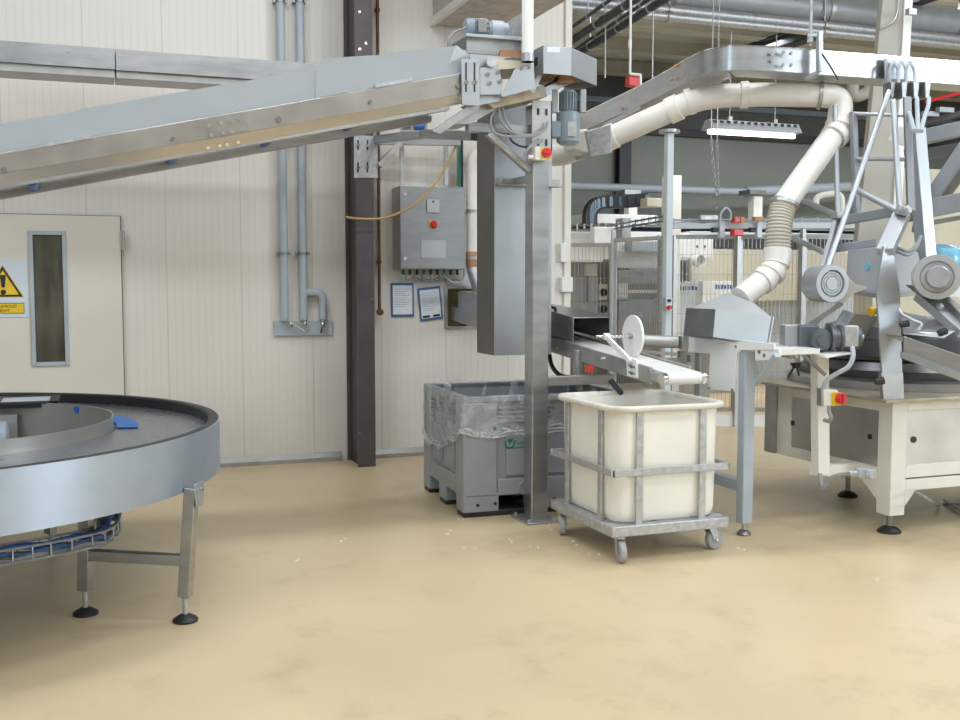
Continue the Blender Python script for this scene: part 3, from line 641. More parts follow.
mb = MB(); P = [py(480,98,HY+.05), py(536,89,HY+.05), py(548,96,HY+.05), py(494,108,HY+.05)]; mb.prism(P, (0,.36,0)); mb.build('head_underside', mat('stained_plate', (.34,.28,.20), .5, .2, .3, 10), inc)
mb = MB(); P = [py(432,131,HY+.03), py(480,98,HY+.03), py(480,107,HY+.03), py(440,134,HY+.03)]; mb.prism(P, (0,.05,0)); mb.build('strut', M['dull'], inc)
mb = MB(); P = [py(480,104,HY+.1), py(505,104,HY+.1), py(470,124,HY+.1), py(446,124,HY+.1)]; mb.prism(P, (0,.25,0)); mb.build('discharge_plate', M['dull'], inc)
# motor shelf
mb = MB(); MY = 6.06
strip(mb, ((466,33),(523,37),(523,40.5),(466,36)), MY, .36)
mb.build('motor_shelf', M['satin'], inc, bevel=.002)
mb = MB(); a = py(523,40,MY); b = py(523,12,MY); c = py(530,60,MY); mb.box((a.x,MY-.005,c.z), (a.x+.045,MY+.37,b.z)); mb.build('motor_upright', M['galv'], inc, bevel=.003)
mb = MB(); strip(mb, ((508,34),(523,12),(523,37)), MY+.30, .012); mb.build('gusset', M['satin'], inc)
mb = MB(); strip(mb, ((467,37),(523,41),(523,57),(467,53)), MY+.04, .012); mb.build('skirt_plate', M['steel'], inc)
mb = MB(); strip(mb, ((501,50),(523,50.5),(523,58),(499,57.5)), MY+.02, .015); mb.build('brown_panel', M['brick'], inc)
mt = thing('gear_motor', 'small grey gear motor lying on the shelf at the top of the inclined conveyor', 'motor', py(494,35,MY+.15))
a, b = py(465,27,MY+.15), py(508,29,MY+.15); zc_ = a.z
mb = MB(); mb.lathe((a.x,MY+.15,zc_), [(.001,0),(.045,0),(.055,.015),(.055,.045),(.05,.05),(.05,.14),(.055,.145),(.001,.145)], (1,0,0), 24)
for k in range(12):
    an = 2*PI*k/12; mb.cbox((a.x+.095,MY+.15+.052*math.cos(an),zc_+.052*math.sin(an)), (.09,.008,.008), Matrix.Rotation(-an,3,'X'))
mb.build('motor_body', M['bluegrey'], mt)
mb = MB(); mb.box((a.x+.06,MY+.08,zc_-.04), (a.x+.12,MY+.10,zc_+.045)); mb.build('terminal_box', M['steeld'], mt, bevel=.005)
mb = MB(); mb.lathe((a.x+.145,MY+.15,zc_), [(.001,0),(.04,0),(.04,.02),(.055,.022),(.055,.10),(.045,.105),(.045,.13),(.001,.13)], (1,0,0), 24); mb.build('gearbox', M['pipe'], mt)
mb = MB(); mb.tube(curve([(a.x,MY+.12,zc_-.01),py(455,32,MY+.15),py(449,40,MY+.15),py(448,47,MY+.15)]), .008, 8); mb.build('cable', M['cable'], mt)
# white hanger pipe
a, b = py(527.5,62,5.98), py(527.5,-30,5.98); b.x = a.x
t = thing('hanger_pipe', 'vertical white pipe coming down from the ceiling onto the conveyor head', 'pipe', a)
mb = MB(); mb.cyl(a, b, .036, n=20); mb.build('pipe', M['whitep'], t)
mb = MB(); mb.cyl(a-V((0,0,.0)), a+V((0,0,.05)), .040, n=20); mb.build('collar', M['satin'], t)
# curved discharge turn hood
TY = 5.98
t = thing('discharge_hood', 'folded sheet steel hood open below, at the right end of the inclined conveyor', 'hood', py(570,75,TY))
P = [py(543.5,46,TY), py(571,46.5,TY), px(596.5,66.5,py(571,46,TY).x+.30)]
zt, zb_ = P[0].z, py(557,74.5,TY).z
f0, f1, f2 = [V((p.x,p.y,0)) for p in P]; f3 = f2+V((-.10,.28,0)); f4 = f0+V((-.0,.5,0)); 
th = .006
def wallseg(mb, a, b, z0, z1): mb.bar(V((a.x,a.y,(z0+z1)/2)), V((b.x,b.y,(z0+z1)/2)), th, z1-z0)
mb = MB(); wallseg(mb, f0, f1, zb_, zt); wallseg(mb, f1, f2, zb_, zt); wallseg(mb, f4, f0, zb_, zt); wallseg(mb, f2, f3, zb_, zt); mb.build('skirt', M['satin'], t, bevel=.001)
mb = MB(); mb.prism([V((p.x,p.y,zt)) for p in (f0,f1,f2,f3,f4)], (0,0,.006)); mb.build('top_plate', M['satin'], t)
mb = MB(); mb.prism([V((p.x,p.y,zb_+.03)) for p in (f0+V((.01,.01,0)),f1+V((-.005,.012,0)),f2+V((-.02,0,0)),f3+V((0,-.02,0)),f4+V((.01,-.02,0)))], (0,0,.01)); mb.build('stained_underside', M['ruststeel'], t)
mb = MB()
for k in range(5): q = f0+V((.03+.022*k,.03,0)); mb.bar((q.x,q.y,zb_+.02), (q.x+.05,q.y+.3,zb_+.02), .01, .014)
mb.build('roller_strips', M['brick'], t)
mb = MB(); q = pd(566,83,6.75); mb.lathe((q.x,q.y,zb_-.01), [(.001,0),(.05,0),(.05,.05),(.001,.05)], n=20); mb.build('drive_hub', M['brick'], t)
q0, q1 = pd(541,93,6.75), pd(567,79,6.9)
mb = MB(); mb.bar(q0, q1, .06, .055); mb.bar(pd(520,100,6.7), pd(545,90,6.7), .10, .06); mb.build('mounting_bracket', M['dull'], t, bevel=.003)
a_ = py(528,84,TY+.05); mb = MB(); mb.bar(py(530,93,TY+.1), V((f0.x+.02,TY+.1,zb_+.02)), .05, .03); mb.build('mounting_bracket', M['dull'], t)
z_t = py(541,50,TY).z
mb = MB(); mb.box((f0.x-.004,TY+.08,zt-.10), (f0.x-.001,TY+.14,zt-.05)); mb.build('slot', M['dark'], t)
mb = MB(); strip(mb, ((547,46.7),(560,47.2),(560,52.5),(547,52)), TY-.0045, .001); mb.build('paper_label', M['paper'], t)
# vertical gear motor under the hood
t = thing('gear_motor', 'blue-grey gear motor hanging upright under the folded steel hood', 'motor', pd(568,147,6.8))
q = pd(568,118,6.8); x, y = q.x, q.y
zA, zB, zC, zD = pd(568,91,6.8).z, pd(568,112,6.8).z, pd(568,135,6.8).z, pd(568,145,6.8).z
mb = MB(); mb.lathe((x,y,zB), [(.001,0),(.042,0),(.045,.005),(.045,zA-zB),(.001,zA-zB)], n=24)
for k in range(18): an = 2*PI*k/18; mb.cbox((x+.05*math.cos(an),y+.05*math.sin(an),(zA+zB)/2), (.018,.005,zA-zB-.02), Matrix.Rotation(an,3,'Z'))
mb.build('cooling_fins', M['bluegrey'], t)
mb = MB(); mb.lathe((x,y,zD), [(.001,0),(.05,.0),(.072,.02),(.075,.05),(.075,zB-zD-.01),(.06,zB-zD),(.001,zB-zD)], n=24); mb.build('gearbox', M['bluegrey'], t)
ld, sd_ = V((-math.sin(HEAD),-math.cos(HEAD),0)), RT
zz = (pd(568,118,6.6).z+pd(568,134,6.6).z)/2
R = Matrix((RT, -ld, V((0,0,1)))).transposed()
mb = MB(); mb.cbox(V((x,y,zz))-RT*.085+ld*.02, (.07,.1,.1), R); mb.build('terminal_box', M['bluegrey'], t, bevel=.008)
mb = MB(); mb.cbox(V((x,y,zz))+RT*.02+ld*.078, (.055,.012,.09), R); mb.build('name_plate', M['galv'], t)
for dx in (-.085,.095): mb = MB(); mb.cbox(V((x,y,(zA+zB)/2))+RT*dx, (.035,.06,zA-zB+.01), R); mb.build('hanger_plate', M['satin'], t, bevel=.002)
# ---- upper horizontal beam at left
UY = 7.85
t = thing('cable_duct', 'straight horizontal stainless duct along the wall above the inclined conveyor', 'duct', py(160,75,UY))
p = py(-60,33,UY); q = py(115,50,UY); z1 = py(116,49,UY).z; z0 = py(116,69.5,UY).z; xe = py(380,60,UY).x
mb = MB(); mb.box((p.x,UY,z0), (q.x-.003,UY+.34,z1)); mb.build('duct_body', M['dull'], t, bevel=.002)
mb = MB(); mb.box((p.x,UY-.006,z0+.0), (q.x-.004,UY,z1)); mb.build('side_plate', M['steel'], t)
mb = MB(); mb.box((q.x+.004,UY-.006,z0-.004), (xe,UY,z1-.004)); mb.build('side_plate', M['steel'], t)
mb = MB(); mb.box((q.x+.003,UY,z0), (xe,UY+.34,z1)); mb.build('duct_body', M['dull'], t, bevel=.002)
mb = MB(); mb.box((p.x,UY+.02,z0-.055), (q.x-.004,UY+.30,z0)); mb.box((q.x+.004,UY+.02,z0-.055), (xe,UY+.30,z0)); mb.build('lower_ledge', M['dull'], t, bevel=.003)
for x,y in ((68,51.5),(68,62.5),(108.5,54.5),(108.5,65.5),(120,55.5),(120,66.5)):
    mb = MB(); mb.bolt(py(x,y,UY-.006), (0,-1,0), .012, .008); mb.build('bolt', M['dull'], t)
for xx in (-1.2, 1.0):
    mb = MB(); mb.bar((xx,UY+.34,(z0+z1)/2), (xx,WY,(z0+z1)/2), .04, .04); mb.build('wall_arm', M['dull'], t)
# ---- bracket plate on the brown column with arms
BYc = cy0-.012
t = thing('support_bracket', 'slotted steel plate on the brown column with square tube arms', 'bracket', py(366,178,BYc))
mb = MB(); strip(mb, ((354,134.5),(378,136.5),(378,178),(354,178)), BYc, .011); pl = mb.build('slotted_plate', M['galv'], t, bevel=.003)
for x in (358,367.5):
    for y0, y1 in ((140,150),(162,172.5)):
        mb = MB(); strip(mb, ((x-.8,y0),(x+.8,y0),(x+.8,y1),(x-.8,y1)), BYc-.001, .002); mb.build('slot', M['dark'], pl)
        mb = MB(); mb.bolt(py(x,(y0+y1)/2+.5,BYc), (0,-1,0), .014, .012); mb.build('bolt', M['chrome'], pl)
a = py(379,139,BYc-.03); b = pd(424,134,7.5); c = pd(474,136,7.2)
mb = MB(); mb.bar((a.x,BYc+.0,a.z), b, .07, .06); mb.bar(b, c, .07, .06); mb.build('arm', M['steel'], t, bevel=.003)
e = py(396,142,BYc+.15); f = py(460,143,BYc+.15); mb = MB(); mb.bar((a.x-.02,BYc+.2,e.z), f, .05, .05); mb.build('arm', M['steel'], t, bevel=.003)
mb = MB(); mb.bar(py(379,166,BYc-.02), py(400,143,BYc-.02), .045, .045); mb.build('brace', M['dull'], t, bevel=.003)
t = thing('roller_box', 'small open steel bracket with a blue roller above the bracket arm', 'bracket', pd(415,132,7.5))
for x in (402,414,425.5):
    mb = MB(); mb.bar(pd(x,131.5,7.5), pd(x,117,7.5), .02, .02); mb.build('upright', M['dull'], t)
mb = MB(); mb.cyl(pd(415,127,7.5), pd(424,127,7.5), .03); mb.build('roller', M['blue'], t)
mb = MB(); mb.bar(pd(400,131,7.5), pd(427,131,7.5), .03, .012); mb.build('base_bar', M['dull'], t)
mb = MB(); mb.cbox(pd(406,126,7.52), (.06,.06,.07)); mb.build('drive_block', M['steeld'], t)
# ================================================================== PIPES
def collar(mb, path_a, path_b, r, L=.05):
    a, b = V(path_a), V(path_b); t = (b-a).normalized()
    mb.lathe(a-t*L/2, [(r,0),(r+.012,.004),(r+.012,L-.004),(r,L)], t, 24)
PR = .08
# pipe on the wall beside the cabinet
QY = WY-.16
a, b = py(472.5,272,QY), py(472.5,158,QY); b.x = a.x; rr = .055
t = thing('suction_pipe', 'white vertical pipe on the wall between cabinet and drop chute, orange at its foot', 'pipe', py(473,290,QY))
e1 = py(490,150,QY); 
mb = MB(); m_ = py(472.5,255,QY); mb.tube(arc([V((a.x,QY,m_.z)), V((a.x,QY,e1.z)), V((a.x+.5,QY-.1,e1.z))], .14, 10), rr, 24); mb.build('pipe', M['pvc'], t)
mb = MB(); mb.lathe((a.x,QY,a.z+.02), [(.046,0),(rr+.004,.04),(rr+.006,m_.z-a.z+.0),(rr,m_.z-a.z+.01)], n=24); mb.build('orange_sleeve', M['brick'], t)
g = py(478,291,QY); mb = MB(); mb.cyl((a.x,QY,a.z+.03), (a.x+.06,QY-.06,g.z), .055, .075); mb.build('steel_cone', M['satin'], t)
for yy in (211,258): p = py(472.5,yy,QY); mb = MB(); mb.cyl((a.x,QY,p.z-.012), (a.x,QY,p.z+.012), rr+.008); mb.box((a.x-.01,QY+rr,p.z-.01), (a.x+.01,WY,p.z+.01)); mb.box((a.x-.11,QY-.012,p.z-.012), (a.x-.05,QY+.012,p.z+.012)); mb.build('pipe_clip', M['dull'], t)
# long white extraction pipe
t = thing('extraction_pipe', 'long white plastic pipe from behind the post, looping down into the steel hopper', 'pipe', pd(745,298,6.35))
s1 = [pd(545,155,8.3), pd(586,147,7.75)]
mb = MB(); mb.tube([V((a.x+.42,QY-.09,e1.z)), pd(535,157,8.4), pd(562,155,8.0), pd(588,147,7.7)], PR, 24); mb.build('pipe', M['pvc'], t)
main = arc([pd(590,146,7.65), pd(692,106,7.35), pd(745,94.5,7.3), pd(838,96,7.25), pd(837,131,6.95), pd(783,204,6.4)], .30, 10)
q = [pd(590,146,7.65)]+arc([pd(600,142,7.6), pd(702,96.5,7.32), pd(760,94.5,7.28), pd(800,95,7.26)], .16, 10)+arc([pd(815,95.3,7.25), pd(842,97,7.25), pd(838,130,7.18), pd(827,144,7.12), pd(784,204,6.95)], .14, 10)
mb = MB(); mb.tube(q, PR, 28); mb.build('pipe', M['pvc'], t)
for x0,y0,d0,x1,y1,d1,L in ((612,136.5,7.56,625,130.7,7.53,.06),(674,109,7.4,684,104.5,7.37,.09),(744,95,7.29,756,94.6,7.28,.06),(690,101.5,7.36,697,99,7.35,.05),(838.5,127,7.19,837.5,132,7.17,.05),(835,135.5,7.15,830,141,7.12,.06)):
    mb = MB(); collar(mb, pd(x0,y0,d0), pd(x1,y1,d1), PR, L); mb.build('collar', M['pvc'], t)
for x0,y0,d0,x1,y1,d1 in ((820,95.5,7.25,828,96,7.24),(606,139.3,7.57,614,135.7,7.55)):
    mb = MB(); collar(mb, pd(x0,y0,d0), pd(x1,y1,d1), PR+.003, .028); mb.build('clamp_band', M['dull'], t)
fx = [pd(784,203,6.95), pd(780.5,216,6.93), pd(778.5,232,6.91), pd(777.5,249,6.9)]
fc = curve(fx, 20); mb = MB(); mb.tube(fc, [PR+(.006 if i%4<2 else -.004) for i in range(len(fc))], 28); mb.build('ribbed_hose', mat('ribbed_hose', (.60,.56,.49), .5, var=.05), t)
mb = MB(); q = arc([pd(777.5,248,6.9), pd(776,270,6.88), pd(741,298,6.75)], .13, 10); mb.tube(q, PR-.004, 28); mb.build('pipe', M['pvc'], t)
for k, L in ((0,.10),(3,.03),(8,.06),(len(q)-2,.06)):
    a, b = q[k], q[k+1]; dd = (b-a).normalized(); m0 = a+dd*(.05 if k == 0 else .05 if k == len(q)-2 else 0)
    mb = MB(); collar(mb, m0, m0+dd, PR-.003, L); mb.build('collar', M['pvc'], t)
mb = MB(); c = pd(784,204,6.95); collar(mb, c, c+(fx[1]-fx[0]), PR+.004, .03); mb.build('clamp_band', M['dull'], t)
# transition box around the pipe behind the motor
t = thing('pipe_coupling_box', 'pale steel coupling box on the white pipe just right of the post head', 'coupling', pd(600,157,7.6))
mb = MB(); P = [pd(586,131,7.5), pd(611,124,7.45), pd(613,153,7.45), pd(590,157,7.5)]; mb.prism(P, V((.0,.24,0))); mb.build('box', M['galv'], t, bevel=.006)
mb = MB(); mb.prism([pd(570,133,7.6), pd(589,127,7.5), pd(591,155,7.5), pd(573,151,7.6)], (0,.16,0)); mb.build('tapered_neck', M['creamp'], t, bevel=.02)
# ================================================================== BELT CONVEYOR FROM THE WALL
CX0, CX1 = 3.05, 3.33
bt = thing('belt_conveyor', 'narrow white belt conveyor coming out of the wall and ending over the trolley', 'conveyor', px(600,370,3.2))
ta, tb = px(547.5,336,CX0), px(650,367.5,CX0); la, lb = px(547.5,351,CX0), px(650,384,CX0)
def ext(p, q, Y): return p+(q-p)*((Y-p.y)/(q.y-p.y))
t0, b0 = ext(ta,tb,8.99), ext(la,lb,8.99); sl = (tb-t0).normalized()
for X in (CX0, CX1-.02):
    mb = MB(); mb.prism([V((X,p.y,p.z)) for p in (t0,tb,lb,b0)], (.02,0,0)); mb.build('side_rail', M['dull'], bt, bevel=.003)
nb = ext(t0,tb,5.23); r_ = .035
bz_ = V((0,0,-.012))
lo_ = V((0,0,-.012-2*r_))
mb = MB(); sec = []
A, B = t0+bz_, nb+bz_; ctr = B+V((0,0,-r_)); 
loop = [A, B]+[ctr+V((0,-r_*math.sin(PI*k/8),r_*math.cos(PI*k/8))) for k in range(1,8)]+[B+V((0,0,-2*r_)), A+V((0,0,-2*r_))]
mb.prism([V((CX0+.03,p.y,p.z)) for p in loop], (.22,0,0)); mb.build('belt', M['belt'], bt, ang=25)
mb = MB(); mb.cyl((CX0+.005,ctr.y,ctr.z), (CX1-.005,ctr.y,ctr.z), .026); mb.build('end_roller', M['whitep'], bt)
for X in (CX0+.002, CX1-.022):
    mb = MB(); mb.bar(V((X+.01,tb.y+.03,tb.z-.05)), V((X+.01,ctr.y,ctr.z)), .014, .05); ar = mb.build('roller_arm', M['galv'], bt, bevel=.004)
    mb = MB(); mb.cyl((X-.004,ctr.y,ctr.z), (X+.024,ctr.y,ctr.z), .036, n=20); mb.build('bearing', M['chrome'], ar)
for x,y in ((603,360.5),(557,351)): mb = MB(); mb.bolt(px(x,y-2,CX0), (-1,0,0), .012, .01); mb.build('bolt', M['chrome'], bt)
# hood
hd = [px(458,291,CX0), px(548,310.5,CX0), px(573,317.5,CX0), px(573,341,CX0), px(458,309,CX0)]
mb = MB(); mb.prism(hd, (.006,0,0)); mb.prism([p+V((CX1-CX0-.006,0,0)) for p in hd], (.006,0,0)); mb.prism([hd[0]+V((0,0,0)),hd[1],hd[2],hd[2]+V((0,0,-.006)),hd[1]+V((0,0,-.006)),hd[0]+V((0,0,-.006))], (CX1-CX0,0,0)); hood = mb.build('hood', M['steel'], bt, bevel=.002)
mb = MB(); q = px(552,313,CX0+.03); mb.tube(arc([q+V((0,.08,-.02)), q+V((0,.08,.05)), q+V((0,-.06,.035)), q+V((0,-.06,-.035))], .02, 5), .011, 8); mb.build('hood_handle', M['black'], bt)
a = px(575.5,350,CX0-.02); b = px(575.5,376,CX0-.02)
mb = MB(); mb.box((CX0-.025,a.y-.03,b.z), (CX0-.0,a.y+.03,a.z)); mb.build('support_leg', M['galv'], bt, bevel=.004)
mb = MB(); mb.tube(curve([px(549,352,CX0+.05), px(552,366,CX0+.05), px(560,375,CX0+.05), px(572,378,CX0+.1)]), .016, 8); mb.tube(curve([px(611,381,CX0), px(615,386,CX0+.0), px(621,393,CX0)]), .018, 8); mb.build('cable', M['cableblk'], bt)
mb = MB(); q = px(634,368,CX0-.012); P = [px(x,y,CX0-.014) for x,y in ((626,362),(631,357.5),(636,360),(637,378),(627,376))]; mb.prism(P, (.013,0,0)); sp = mb.build('adjust_plate', M['whitep'], bt, bevel=.002)
for y in (366.5,373): mb = MB(); mb.cyl(px(629,y-1,CX0-.015), px(635,y+1,CX0-.015), .006, n=8); mb.bolt(px(632,y,CX0-.014), (-1,0,0), .011, .01); mb.build('bolt', M['steeld'], sp)
# wiper disc
DX = 3.21; dc = px(633,336,DX)
t = thing('disc_wheel', 'white round disc standing on its shaft above the white conveyor belt', 'disc', dc+V((0,0,-.13)))
mb = MB(); mb.cyl(dc-V((.008,0,0)), dc+V((.008,0,0)), .132, n=48); mb.build('disc', M['whitep'], t, bevel=.002)
mb = MB(); mb.cyl(dc-V((.26,0,0)), dc+V((.03,0,0)), .010, n=12); mb.build('shaft', M['chrome'], t)
mb = MB(); mb.cyl(dc-V((.03,0,0)), dc+V((.02,0,0)), .018, n=12); mb.build('hub', M['dull'], t)
e = dc-V((.15,0,0)); f = px(629,360,CX0-.03); e.x = CX0-.03
mb = MB(); mb.bar(e, f, .016, .034, (0,1,0)); mb.cyl(e-V((.015,0,0)), e+V((.02,0,0)), .022, n=16); mb.cyl(f-V((.012,0,0)), f+V((.012,0,0)), .020, n=16); mb.build('arm', M['whitep'], t, bevel=.003)
# ================================================================== TROLLEY
TX0, TX1, TY0, TY1 = 2.66, 3.41, 5.07, 5.89
tr = thing('trolley_tub', 'cream plastic tub in a galvanised frame on castors, in front of the post', 'trolley', ((TX0+TX1)/2,(TY0+TY1)/2,0))
ux0, ux1, uy0, uy1 = TX0+.045, TX1-.03, TY0+.05, TY1-.04
ZT_ = .866
mb = MB()
def rr(d, z, r=.10): return rrect(ux0-d, uy0-d, ux1+d, uy1+d, max(.02, r+d), z, 8)
loft(mb, [rr(-.02,.21), rr(-.005,.235), rr(.0,.26), rr(.012,.83), rr(.012,.842)], cap0=True)
loft(mb, [rr(-.004,.842), rr(-.012,.81), rr(-.03,.27), rr(-.06,.235)], cap1=True)
mb.build('tub', M['cream'], tr, ang=50)
mb = MB(); loft(mb, [rr(.010,.838), rr(.040,.834), rr(.050,.840), rr(.050,.858), rr(.044,ZT_), rr(.016,ZT_), rr(.004,.860), rr(-.004,.838), rr(.010,.838)]); mb.build('rim', M['rim'], tr, ang=60)
# base frame
fz = .205
mb = MB(); w = .075
for lo, hi in (((TX0,TY0),(TX1,TY0+w)),((TX0,TY1-w),(TX1,TY1)),((TX0,TY0+w),(TX0+w,TY1-w)),((TX1-w,TY0+w),(TX1,TY1-w))): mb.box((*lo,fz-.06), (*hi,fz))
mb.box((TX0+w,(TY0+TY1)/2-.04,fz-.03), (TX1-w,(TY0+TY1)/2+.04,fz+.02)); mb.build('base_frame', M['galv'], tr, bevel=.006)
zr = .50; o_ = .034
bars = []
for f in (.20,.80):
    bars += [(ux0+(ux1-ux0)*f, uy0-.022, 0), (ux0+(ux1-ux0)*f, uy1+.022, 0), (ux0-.022, uy0+(uy1-uy0)*f, 1), (ux1+.022, uy0+(uy1-uy0)*f, 1)]
for x, y, k in bars:
    w1, w2 = (.042,.014) if k == 0 else (.014,.042)
    mb = MB(); mb.box((x-w1/2,y-w2/2,fz-.03), (x+w1/2,y+w2/2,.836)); st = mb.build('stake', M['galv'], tr, bevel=.002)
mb = MB()
for y in (uy0-o_-.006, uy1+o_-.008): mb.box((TX0-.005,y,zr-.02), (TX1+.005,y+.014,zr+.02))
for x in (ux0-o_-.006, ux1+o_-.008): mb.box((x,TY0+.01,zr-.02), (x+.014,TY1-.01,zr+.02))
mb.build('guard_rail', M['galv'], tr, bevel=.002)
def castor(x, y, ang):
    R = Matrix.Rotation(ang, 3, 'Z'); c = V((x,y,0)); ofs = R@V((.035,0,0))
    w = c+ofs+V((0,0,.06)); ax = R@V((0,1,0))
    mb = MB(); mb.cyl(c+V((0,0,.13)), c+V((0,0,.145)), .035)
    for s in (-1,1): mb.prism([c+ax*(.022*s)+R@V((-.025,0,.132)), c+ax*(.022*s)+R@V((.03,0,.132)), w+ax*(.022*s)+R@V((.016,0,-.01)), w+ax*(.022*s)+R@V((-.016,0,-.01))], ax*.003*s)
    cs = mb.build('castor_fork', M['galv'], tr)
    mb = MB(); mb.lathe(w-ax*.018, [(.001,0),(.055,.0),(.06,.006),(.06,.03),(.055,.036),(.001,.036)], ax, 28); mb.build('castor_wheel', mat('grey_rubber', (.36,.36,.37), .5) if 'grey_rubber' not in bpy.data.materials else bpy.data.materials['grey_rubber'], cs)
    mb = MB(); mb.cyl(w-ax*.03, w+ax*.03, .009, n=10); mb.build('castor_axle', M['chrome'], cs)
castor(TX0+.07, TY0+.05, -1.75); castor(TX1-.07, TY0+.09, .2); castor(TX0+.05, TY1-.07, -2.0); castor(TX1-.06, TY1-.07, .9)
# ================================================================== SECOND CONVEYOR STAND + HOPPER
LX = 3.70
sc = thing('transfer_conveyor', 'short white conveyor stand on square grey legs beneath the extraction hopper', 'conveyor', (LX+.04,5.6,0))
ztop = px(748,347,LX).z
for Y in (5.36, 5.86):
    mb = MB(); mb.box((LX,Y,.075), (LX+.075,Y+.07,ztop-.01)); lg = mb.build('leg', M['dull'] if Y > 5.5 else M['pipe'], sc, bevel=.006)
    mb = MB(); mb.cyl((LX+.037,Y+.035,.02), (LX+.037,Y+.035,.08), .014); mb.build('foot_stem', M['galv'], lg)
    mb = MB(); mb.lathe((LX+.037,Y+.035,0), [(.001,0),(.042,0),(.045,.008),(.034,.022),(.018,.034),(.001,.036)], n=24); mb.build('foot', M['steeld'], lg)
mb = MB(); mb.bar((LX+.037,5.43,.30), (LX+.037,5.86,.30), .06, .07); mb.build('cross_bar', M['pipe'], sc, bevel=.004)
def xprism(mb, pts, X, d): mb.prism([px(x,y,X) for x,y in pts], (d,0,0)); return mb
mb = MB(); xprism(mb, ((688,335.5),(701,335),(774,344),(774,350),(740,350),(737,356),(688,352)), LX-.012, .012); mb.build('side_plate', M['whitep'], sc, bevel=.002)
mb = MB(); xprism(mb, ((711,338),(737,342.5),(734,391.5),(708,389.5)), LX-.022, .008); g = mb.build('guard_plate', M['whitep'], sc, bevel=.002)
for x,y in ((736,346.5),(732.5,390),(709.5,388)): mb = MB(); mb.bolt(px(x,y,LX-.022), (-1,0,0), .009, .006); mb.build('bolt', M['steeld'], g)
mb = MB(); xprism(mb, ((755,346.5),(779,348.5),(778.5,357),(773,360),(755,360.5)), LX-.006, .02); g = mb.build('end_bracket', M['whitep'], sc, bevel=.003)
for x,y in ((759.5,352),(764.5,355.5),(776,357)): mb = MB(); mb.bolt(px(x,y,LX-.006), (-1,0,0), .011, .006); mb.build('bolt', M['steeld'], g)
mb = MB(); mb.bar(px(756,384,LX+.02), px(777,355,LX-.02), .03, .034, (1,0,0)); mb.build('brace', M['pipe'], sc, bevel=.003)
c = px(684,342,LX-.01)
mb = MB(); mb.cbox(c+V((.0,-.03,0)), (.10,.06,.085)); mb.build('end_block', M['dull'], sc, bevel=.006)
mb = MB(); mb.cyl(c+V((-.05,0,.0)), c+V((-.30,0.08,0.010)), .042); mb.build('end_roller', M['conn'], sc)
mb = MB(); mb.cyl(c+V((-.30,.08,.010)), c+V((-.31,.083,.010)), .046); mb.cyl(c+V((-.35,.094,.012)), c+V((-.31,.083,.010)), .03); mb.build('roller_cap', M['dull'], sc)
mb = MB(); mb.bar(c+V((-.05,.0,-.08)), c+V((-.42,.12,-.05)), .04, .02); mb.bar(c+V((.0,.02,-.06)), c+V((0,.02,-.2)), .05, .04); mb.bar(c+V((-.3,.06,-.12)), c+V((.02,0,-.12)), .03, .03); mb.build('under_frame', M['dull'], sc)
mb = MB(); mb.cbox(c+V((.06,.0,-.11)), (.05,.05,.05)); mb.cbox(c+V((-.2,.08,-.10)), (.05,.05,.03)); mb.build('sensor_block', M['conn'], sc, bevel=.004)
mb = MB(); mb.prism([V((LX,5.05,ztop+.0)),V((LX,6.0,ztop+.03)),V((LX+.3,6.0,ztop+.03)),V((LX+.3,5.05,ztop+.0))], (0,0,-.03)); mb.build('belt', M['belt'], sc)
# hopper
hp = thing('hopper', 'sheet steel hopper with its left side darkened as shade, receiving the white pipe', 'hopper', pd(740,345,6.4))
FTL, FTR, FBR, FBL = pd(715.5,309,6.5), pd(774,317,6.22), pd(769,345,6.2), pd(713,337,6.48)
BTL, BBL = pd(686,308,6.78), pd(683,336,6.78)
mb = MB(); mb.prism([FTL,FTR,FBR,FBL], (FTL-FTR).cross(V((0,0,1))).normalized()*.006); mb.build('front_sheet', M['hallw'], hp, bevel=.001)  # front paler, left side darker: fall of light put into the sheet colours
mb = MB(); mb.prism([BTL,FTL,FBL,BBL], (.006,.004,0)); mb.build('side_sheet', M['steeld'], hp, bevel=.001)
bk = (BTL-FTL); BTR = FTR+bk; BBR = FBR+bk
mb = MB(); mb.prism([BTL,BTR,BBR,BBL], (.0,-.006,0)); mb.prism([FTR,BTR,BBR,FBR], (-.006,0,0)); mb.build('side_sheet', M['dull'], hp)
k0, k1, k2, k3 = pd(722,309,6.5), pd(771,316,6.3), pd(752,297,6.42), pd(741,291,6.5)
apex = pd(742,294,6.42); apl = pd(703,306,6.72); 
mb = MB(); nt_ = pd(738,291,6.40)
TL, TR = FTL, FTR
ringb = [FTL+(FTR-FTL)*.10, FTL+(FTR-FTL)*.95, BTR*.85+FTR*.15, BTL*.85+FTL*.15]
ringt = [pd(731,295,6.68), pd(754,303,6.66), pd(752,299,6.85), pd(729,292,6.85)]
mb.hexa(ringb+ringt); mb.build('tapered_lid', M['lightgrey'], hp, bevel=.002)
